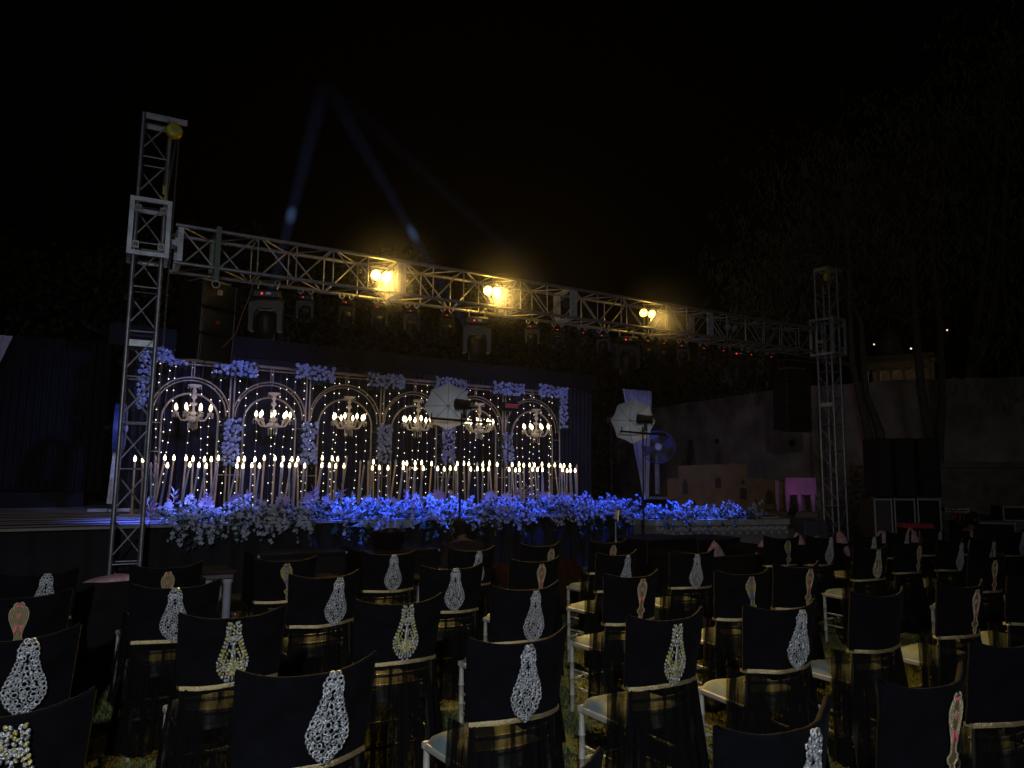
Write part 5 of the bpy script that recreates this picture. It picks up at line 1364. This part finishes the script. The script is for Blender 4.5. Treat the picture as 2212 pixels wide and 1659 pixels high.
def hand(joint0, d, up, mt, parent, side=1, name='hand', curl=.5):
    d = Vector(d).normalized(); up = Vector(up); s = d.cross(up).normalized()*side; n_ = s.cross(d)*side
    p = Vector(joint0); J = [(p, .022), (p+d*.045, (.034, .016)), (p+d*.085, (.036, .014))]; E = [(0, 1), (1, 2)]
    for k in range(4):
        b0 = p+d*.085+s*(-.027+.018*k); L_ = (.062, .074, .068, .052)[k]; pv = 2
        for q in range(3):
            ang = curl*(q+.4); b0 = b0+(d*math.cos(ang)-n_*math.sin(ang))*L_/3*(1.25-.15*q)
            J.append((b0, .0085-.001*q)); E.append((pv, len(J)-1)); pv = len(J)-1
    t0 = p+d*.03-s*.03; J.append((t0, .011)); E.append((1, len(J)-1))
    J.append((t0-s*.018+d*.028, .0095)); E.append((len(J)-2, len(J)-1)); J.append((t0-s*.016+d*.055-n_*.01, .008)); E.append((len(J)-2, len(J)-1))
    return skin_body(name, J, E, mt, parent, 1)
# seated man seen from behind
Ym = 6.75; ph_ = atY(1004, 1146, Ym); X0 = ph_.x
pm = empty('person', (X0, Ym, 0), label='seated balding man in a brown shirt seen from behind', cat='person')
hz_ = ph_.z
sh = hz_-.16; hip = .40
J = [((0, .05, hip), (.15, .11)), ((0, .02, hip+.18), (.145, .10)), ((0, -.01, sh-.12), (.165, .11)), ((0, .01, sh-.01), (.13, .085)), ((0, .05, sh+.05), (.058, .058)), ((0, .08, sh+.10), (.055, .055)),
     ((-.175, .02, sh-.03), .072), ((-.225, .02, sh-.16), .050), ((-.235, .06, sh-.30), .042), ((-.17, .28, sh-.38), .034),
     ((.175, .02, sh-.03), .072), ((.225, .02, sh-.16), .050), ((.235, .06, sh-.30), .042), ((.17, .28, sh-.38), .034),
     ((-.10, .12, hip), .085), ((-.14, .48, hip+.04), .065), ((-.13, .52, .08), .045), ((-.13, .66, .04), .035),
     ((.10, .12, hip), .085), ((.14, .48, hip+.04), .065), ((.13, .52, .08), .045), ((.13, .66, .04), .035)]
E = [(0, 1), (1, 2), (2, 3), (3, 4), (4, 5), (3, 6), (6, 7), (7, 8), (8, 9), (3, 10), (10, 11), (11, 12), (12, 13), (0, 14), (14, 15), (15, 16), (16, 17), (0, 18), (18, 19), (19, 20), (20, 21)]
skin_body('body', J, E, SKIN, pm)
g_ = lambda j, k=1.16: (j[0], tuple(r*k for r in j[1]) if isinstance(j[1], tuple) else j[1]*k)
Js = [g_(J[i]) for i in (0, 1, 2, 3)]+[((0, .028, sh+.045), (.066, .062))]+[g_(J[i]) for i in (6, 7)]+[((-.232, .04, sh-.225), .052)]+[g_(J[i]) for i in (10, 11)]+[((.232, .04, sh-.225), .052)]
skin_body('shirt', Js, [(0, 1), (1, 2), (2, 3), (3, 4), (3, 5), (5, 6), (6, 7), (3, 8), (8, 9), (9, 10)], SHIRT, pm)
Jt = [g_(J[i], 1.2) for i in (0, 14, 15, 16, 18, 19, 20)]
skin_body('trousers', Jt, [(0, 1), (1, 2), (2, 3), (0, 4), (4, 5), (5, 6)], DSHIRT, pm)
m_ = MB(); Mh = head_mesh(m_, Vector((0, .10, hz_)), (0, 1, -.2), .235, -.25); hb = m_.build('head', SKIN, pm)
m_ = MB(); hair(m_, Mh, lambda x, y, z: (.55 if z < .86 else -.28)+(-.0)); m_.build('hair', HAIR, hb)
for sg in (-1, 1): hand((sg*.165, .30, sh-.385), (-sg*.5, .8, -.2), (0, 0, 1), SKIN, pm, sg)
st_ = MB(); st_.b2((X0-.2, Ym-.12, .30), (X0+.2, Ym+.30, .36), .02)
for sx in (-.17, .17):
    for sy in (-.09, .27): st_.tube([(X0+sx, Ym+sy, 0), (X0+sx, Ym+sy, .30)], .014, 6)
tag(st_.build('stool', BLACKM), 'low dark stool under the seated man', 'stool')
# DJ / sound man at right, in profile
pd_ = atL(2100, 1122, CR-Vector((-CD.y, CD.x, 0))*.75, CE-Vector((-CD.y, CD.x, 0))*.75)
dj = empty('person', (pd_.x, pd_.y, 0), crot, 'bearded man in dark shirt leaning at the mixing desk in profile', 'person')
hz_ = pd_.z; sh = hz_-.21
J = [((-.25, .0, .48), (.13, .11)), ((-.20, 0, .62), (.13, .10)), ((-.12, 0, sh-.12), (.12, .13)), ((-.06, 0, sh), (.09, .12)), ((-.02, 0, sh+.06), .055), ((.0, 0, sh+.12), .05),
     ((-.06, -.18, sh-.02), .058), ((-.10, -.24, sh-.24), .045), ((.16, -.22, sh-.30), .036), ((.22, -.20, sh-.30), .028),
     ((-.06, .18, sh-.02), .058), ((-.0, .24, sh-.22), .045), ((.25, .18, sh-.18), .034), ((.30, .18, sh-.18), .028),
     ((-.10, -.10, .48), .085), ((.15, -.13, .50), .065), ((.16, -.13, .08), .045), ((-.10, .10, .48), .085), ((.15, .13, .50), .065), ((.16, .13, .08), .045)]
E = [(0, 1), (1, 2), (2, 3), (3, 4), (4, 5), (3, 6), (6, 7), (7, 8), (8, 9), (3, 10), (10, 11), (11, 12), (12, 13), (0, 14), (14, 15), (15, 16), (0, 17), (17, 18), (18, 19)]
skin_body('body', J, E, SKIN, dj)
Js = [g_(J[i]) for i in (0, 1, 2, 3)]+[g_(J[4], 1.1)]+[g_(J[i]) for i in (6, 7, 10, 11)]
skin_body('shirt', Js, [(0, 1), (1, 2), (2, 3), (3, 4), (3, 5), (5, 6), (3, 7), (7, 8)], DSHIRT, dj)
Jt = [g_(J[i], 1.2) for i in (0, 14, 15, 16, 17, 18, 19)]
skin_body('trousers', Jt, [(0, 1), (1, 2), (2, 3), (0, 4), (4, 5), (5, 6)], DSHIRT, dj)
m_ = MB(); Mh = head_mesh(m_, Vector((.02, 0, hz_)), (1, -.1, -.12), .235); hb = m_.build('head', SKIN, dj)
m_ = MB(); hair(m_, Mh, lambda x, y, z: .8 if y < .55 or z > .7 else -1.2); m_.build('hair', HAIR, hb)
m_ = MB()
for i in range(260):
    rq_ = random.Random(i); a = rq_.uniform(-1.2, 1.2)+PI/2; b = rq_.uniform(-.95, -.45)
    r_ = math.sqrt(1-b*b); P0 = Mh @ Vector((r_*math.cos(a)*.066, r_*math.sin(a)*.086, b*.115)); P1 = Mh @ Vector((r_*math.cos(a)*.075, r_*math.sin(a)*.098, b*.135-.006))
    m_.tube([P0, P1], [.006, .003], 4)
m_.build('beard', HAIR, hb)
hand((.22, -.20, sh-.30), (.9, 0, -.3), (0, 0, 1), SKIN, dj, 1); hand((.30, .18, sh-.18), (.9, -.1, -.2), (0, 0, 1), SKIN, dj, -1)
cs_ = MB(); cs_.M = Matrix.Translation((pd_.x, pd_.y, 0)) @ Matrix.Rotation(crot, 4, 'Z'); cs_.b2((-.42, -.2, .34), (-.02, .2, .40), .02)
for sx in (-.38, -.06):
    for sy in (-.16, .16): cs_.tube([(sx, sy, 0), (sx, sy, .34)], .013, 6)
tag(cs_.build('stool', BLACKM), 'dark stool under the bearded man at the desk', 'stool')
# ---------------------------------------------------------------- trees
def drooptree(base, trunks, crowns, n, lab, seed, grp='slender trees beyond the wall'):
    rq = random.Random(seed); t = empty('slender_tree', base, label=lab, cat='tree', group=grp); B_ = Vector(base)
    m_ = MB(); tips = []
    for tr in trunks:
        pts = [Vector(p)-B_ for p in tr]; k = len(pts); m_.tube(pts, [.125*(1-.72*i/(k-1)) for i in range(k)], 8); tips.append(pts)
    lf = MB()
    for (c, r) in crowns:
        c = Vector(c)-B_
        for i in range(int(n*r[0]*r[2])):
            p = c+Vector((rq.gauss(0, .5)*r[0], rq.gauss(0, .5)*r[1], rq.gauss(0, .5)*r[2]))
            pts = min(tips, key=lambda ps: min((q-p).length for q in ps)); q = min(pts[len(pts)//2:], key=lambda w_: (w_-p).length)
            if i % 9 == 0:
                mid = (p+q)/2+Vector((0, 0, .3)); m_.tube([q, mid, p], [.03, .015, .006], 4, False)
            for k in range(7):
                o = p+Vector((rq.gauss(0, .16), rq.gauss(0, .16), rq.gauss(0, .12)))
                d = Vector((rq.gauss(0, .45), rq.gauss(0, .45), -1)); leafq(lf, o, d, rq.uniform(.16, .34), rq.uniform(.010, .018), Vector((rq.random(), rq.random(), .1)))
    m_.build('trunk', BARK, t); lf.build('crown', TLEAF, t)
TA = lambda px, py, X: atX(px, py, X)
def trk(X, *pp): return [tuple(TA(a, b, X)) for a, b in pp]
tr1 = trk(16.6, (1905, 1090), (1880, 960), (1858, 860), (1842, 790), (1835, 640), (1832, 520))
tr2 = trk(16.8, (1922, 1090), (1900, 930), (1870, 850), (1860, 700), (1800, 560))
drooptree((TA(1912, 1150, 16.7).x, TA(1912, 1150, 16.7).y, 0), [tr1, tr2], [(tuple(TA(1700, 560, 17)), (1.9, 1.6, 2.2)), (tuple(TA(1640, 660, 17)), (1.4, 1.2, 1.3)), (tuple(TA(1800, 430, 17)), (1.7, 1.6, 1.8)), (tuple(TA(1610, 790, 16)), (1.0, .8, .55))], 52, 'slender leaning tree with drooping leaves just right of the right tower', 1)
tr3 = trk(18.2, (2030, 1120), (2028, 980), (2035, 860), (2030, 700), (2010, 520), (2040, 360))
tr3b = trk(17.6, (2012, 960), (1990, 840), (1978, 700), (1972, 560), (1950, 420))
drooptree((TA(2030, 1160, 18.2).x, TA(2030, 1160, 18.2).y, 0), [tr3, tr3b], [(tuple(TA(1930, 400, 18)), (2.0, 1.6, 2.2)), (tuple(TA(2010, 560, 18)), (1.6, 1.4, 1.6)), (tuple(TA(1860, 560, 18)), (1.5, 1.2, 1.6)), (tuple(TA(2060, 250, 18)), (1.3, 1.2, 1.2))], 42, 'slender twin-stemmed tree with drooping leaves above the tall speakers', 2)
tr4 = trk(19.2, (2075, 1140), (2080, 1000), (2085, 860), (2110, 700), (2130, 560), (2145, 380), (2160, 200))
tr4b = trk(19.4, (2095, 830), (2140, 700), (2165, 520), (2180, 300))
drooptree((TA(2075, 1170, 19.2).x, TA(2075, 1170, 19.2).y, 0), [tr4, tr4b], [(tuple(TA(2140, 300, 19.5)), (1.8, 1.5, 2.2)), (tuple(TA(2190, 150, 19.5)), (1.5, 1.3, 1.6)), (tuple(TA(2150, 520, 19.5)), (1.4, 1.2, 1.4)), (tuple(TA(2190, 760, 19)), (1.0, .8, 1.2))], 38, 'tallest forked slender tree at the right edge', 3)
# pale dark-olive trees behind the stage and tree line at left
rq = random.Random(14); hd = MB()
for i in range(42000):
    x = rq.uniform(-8, 34); y = 21+rq.uniform(-.8, 2.6)
    top = 8.3+1.1*noise.noise(Vector((x*.35, 0, 2)))+.5*noise.noise(Vector((x*1.3, 0, 5)))-(.38*max(0, 3.5-x))-(0.16*max(0, x-12))
    z = rq.uniform(0, 1)**.7*top
    leafq(hd, Vector((x, y+.3*noise.noise(Vector((x, z, 0))), z)), Vector((rq.uniform(-1, 1), rq.uniform(-1, .5), rq.uniform(-1, .7))), rq.uniform(.14, .34), rq.uniform(.04, .09))
tag(hd.build('far_tree_mass', mat('dark_olive_foliage', (.05, .045, .018), .8, 0, .5, 2)), 'dark olive wall of trees behind the stage curtain', 'trees', kind='stuff')
# pavilion
def pav():
    X = 34; c = TA(1945, 812, X)
    d = Vector((-.5, .85, 0)).normalized()*-1; pr = math.atan2(-.85, .5)
    p0 = TA(1872, 815, X); 
    A_ = Vector((p0.x, p0.y, 0)); B_ = Vector((p0.x+.4*6, p0.y-6, 0)); dd = (B_-A_).normalized(); rot = math.atan2(dd.y, dd.x)
    t = empty('pavilion', (A_.x, A_.y, 0), rot, 'lamplit stone pavilion with scalloped arches beyond the wall', 'building')
    def L2(px, py): p = atL(px, py, A_, B_); return ((p-A_).dot(dd), p.z)
    x0, zt_ = L2(1868, 778); x1, zb_ = L2(2012, 838); zb_ = zb_-2
    m_ = MB(); n_ = 5; wd = (x1-x0)/n_; zs_ = L2(1940, 803)[1]; zt2 = L2(1940, 786)[1]
    def scal(c, rw, zs):
        pts = []
        for k in range(19):
            a = PI*k/18; r_ = rw*(1+.10*abs(math.sin(a*4.5))); pts.append((c-r_*math.cos(a), zs+r_*1.05*math.sin(a)))
        return pts
    for i in range(n_):
        xl = x0+i*wd; xr = xl+wd; c = (xl+xr)/2; rw = wd*.36
        arc = scal(c, rw, zs_-.25*rw)
        for k in range(len(arc)-1):
            (a0, b0), (a1, b1) = arc[k], arc[k+1]
            m_.add([(a0, 0, b0), (a1, 0, b1), (a1, 0, zt2+.25), (a0, 0, zt2+.25), (a0, .4, b0), (a1, .4, b1)], [(0, 1, 2, 3), (0, 4, 5, 1)], False)
        m_.b2((xl, 0, zb_), (arc[0][0], .4, zt2+.249)); m_.b2((arc[-1][0], 0, zb_), (xr-.002, .4, zt2+.249))
    m_.build('arcade', mat('lamplit_stone', (.20, .16, .11), .9, 0, .2, 4, .2), t)
    m_ = MB(); m_.b2((x0-.2, -.15, zt2+.25), (x1+.2, 2.4, zt2+.42)); m_.b2((x0, 2.2, zb_), (x1, 2.38, zt2+.248)); m_.build('roof', mat('pavilion_stone', (.10, .085, .07), .9, 0, .2, 4, .2), t)
    m_ = MB(); cc = (x0+x1)/2-wd*.8; m_.lathe([(wd*1.2, zt2+.425), (wd*1.15, zt2+.9), (wd*.8, zt2+1.5), (wd*.3, zt2+1.85), (0, zt2+2.0)], Matrix.Translation((cc, 1.1, 0)), 20); m_.build('dome', mat('dome_stone', (.06, .055, .045), .9, 0, .2, 4, .2), t)
    for i in (0, 1, 2, 3):
        m_ = MB(); m_.sph((x0+(i+.7)*wd, 1.2, zt2+.05), .07, 8, 6); l_ = m_.build('hanging_lamp', mat('lantern_lit', (1, .7, .4), .4, emis=(1, .6, .3), es=.6), t)
        lamp('lamp_light', 'POINT', l_, (x0+(i+.7)*wd, 1.0, zt2-.1), (0, 0, -1), 2, (1, .72, .45), .08)
    # warm edge light from a lamp on its front
    lamp('lamp_light', 'POINT', t, ((x0+x1)/2+wd, -2.0, zt2-.4), (0, 0, -1), 3, (1, .7, .4), .1)
pav()
for i, (px, py, c_) in enumerate(((1888, 744, 1), (1913, 733, 0), (1920, 738, 0), (1968, 753, 0), (2046, 713, 1), (2106, 707, 0))):
    p = CAM+ray(px, py).normalized()*75; m_ = MB(); m_.sph((0, 0, 0), .07, 8, 6); m_.tube([(0, 0, 0), (0, 0, -3)], .03, 5)
    t = empty('distant_lamp', p, label='tiny distant lamp on the dark hillside at right', cat='lamp', group='tiny distant lamps on the hillside')
    a = MB(); a.sph((0, 0, 0), .075, 8, 6); a.build('globe', mat('distant_lamp_lit', (1, .8, .6), .4, emis=(1, .6, .35) if c_ else (1, .95, .9), es=1.6), t)
    a = MB(); a.tube([(0, 0, -.07), (0, 0, -4)], .03, 5); a.build('pole', BLACKM, t)
# ---------------------------------------------------------------- thin smoke in the air
HAZE_D = .00014
hz = MB(); hz.b2((-70, -50, -1), (150, 190, 45)); ho = hz.build('haze', None); tag(ho, 'thin stage smoke hanging in the night air', 'haze', None, 'stuff')
hm = bpy.data.materials.new('haze'); hm.use_nodes = True; tt_ = hm.node_tree; tt_.nodes.clear()
oo = tt_.nodes.new('ShaderNodeOutputMaterial'); pv = tt_.nodes.new('ShaderNodeVolumePrincipled'); pv.inputs['Color'].default_value = (.9, .9, .9, 1); pv.inputs['Density'].default_value = HAZE_D; pv.inputs['Anisotropy'].default_value = .55
tt_.links.new(pv.outputs[0], oo.inputs['Volume']); ho.data.materials.append(hm)
def halo_volume(p, d, R_, lab):  # scattering ball added round a lamp pair to give it a halo
    m_ = MB(); m_.sph((0, 0, 0), R_, 20, 12); o = m_.build('halo_volume', None); o.location = p
    mt = bpy.data.materials.new('halo_volume'); mt.use_nodes = True; t = mt.node_tree; t.nodes.clear(); N = t.nodes.new; L = t.links.new
    out = N('ShaderNodeOutputMaterial'); pv = N('ShaderNodeVolumePrincipled'); pv.inputs['Color'].default_value = (.9, .9, .9, 1)
    tc = N('ShaderNodeTexCoord'); ln = N('ShaderNodeVectorMath'); ln.operation = 'LENGTH'; L(tc.outputs['Object'], ln.inputs[0])
    mr = N('ShaderNodeMapRange'); mr.interpolation_type = 'SMOOTHSTEP'; mr.inputs['From Min'].default_value = 0; mr.inputs['From Max'].default_value = R_; mr.inputs['To Min'].default_value = d; mr.inputs['To Max'].default_value = 0
    L(ln.outputs['Value'], mr.inputs[0]); L(mr.outputs[0], pv.inputs['Density']); L(pv.outputs[0], out.inputs['Volume']); o.data.materials.append(mt)
    tag(o, lab, 'smoke', None, 'stuff')
for o_, d_, lb in zip([o for o in bpy.data.objects if o.name.startswith('blinder_lamp')][:3], (.14, .14, .11), ('left', 'middle', 'right')):
    halo_volume(o_.location+Vector((0, -.3, 0)), d_, .9, 'added amber halo volume round the %s lit blinder pair' % lb)
# ---------------------------------------------------------------- house lights behind the camera (outside the frame)
fl_ = empty('floodlight', (-1.4, -2.2, 0), label='white floodlight on a pole behind the audience', cat='floodlight')
m_ = MB(); m_.tube([(0, 0, 0), (0, 0, 3.3)], .04, 8); m_.build('pole', GREY, fl_)
m_ = MB(); m_.box((0, 0, 3.4), (.4, .12, .3), bev=.02); m_.build('lamp_housing', BLACK, fl_)
lamp('lamp_light', 'SPOT', fl_, (0, .2, 3.4), (.42, .84, -.33), 740, (.80, .87, 1), .10, 88, 1)
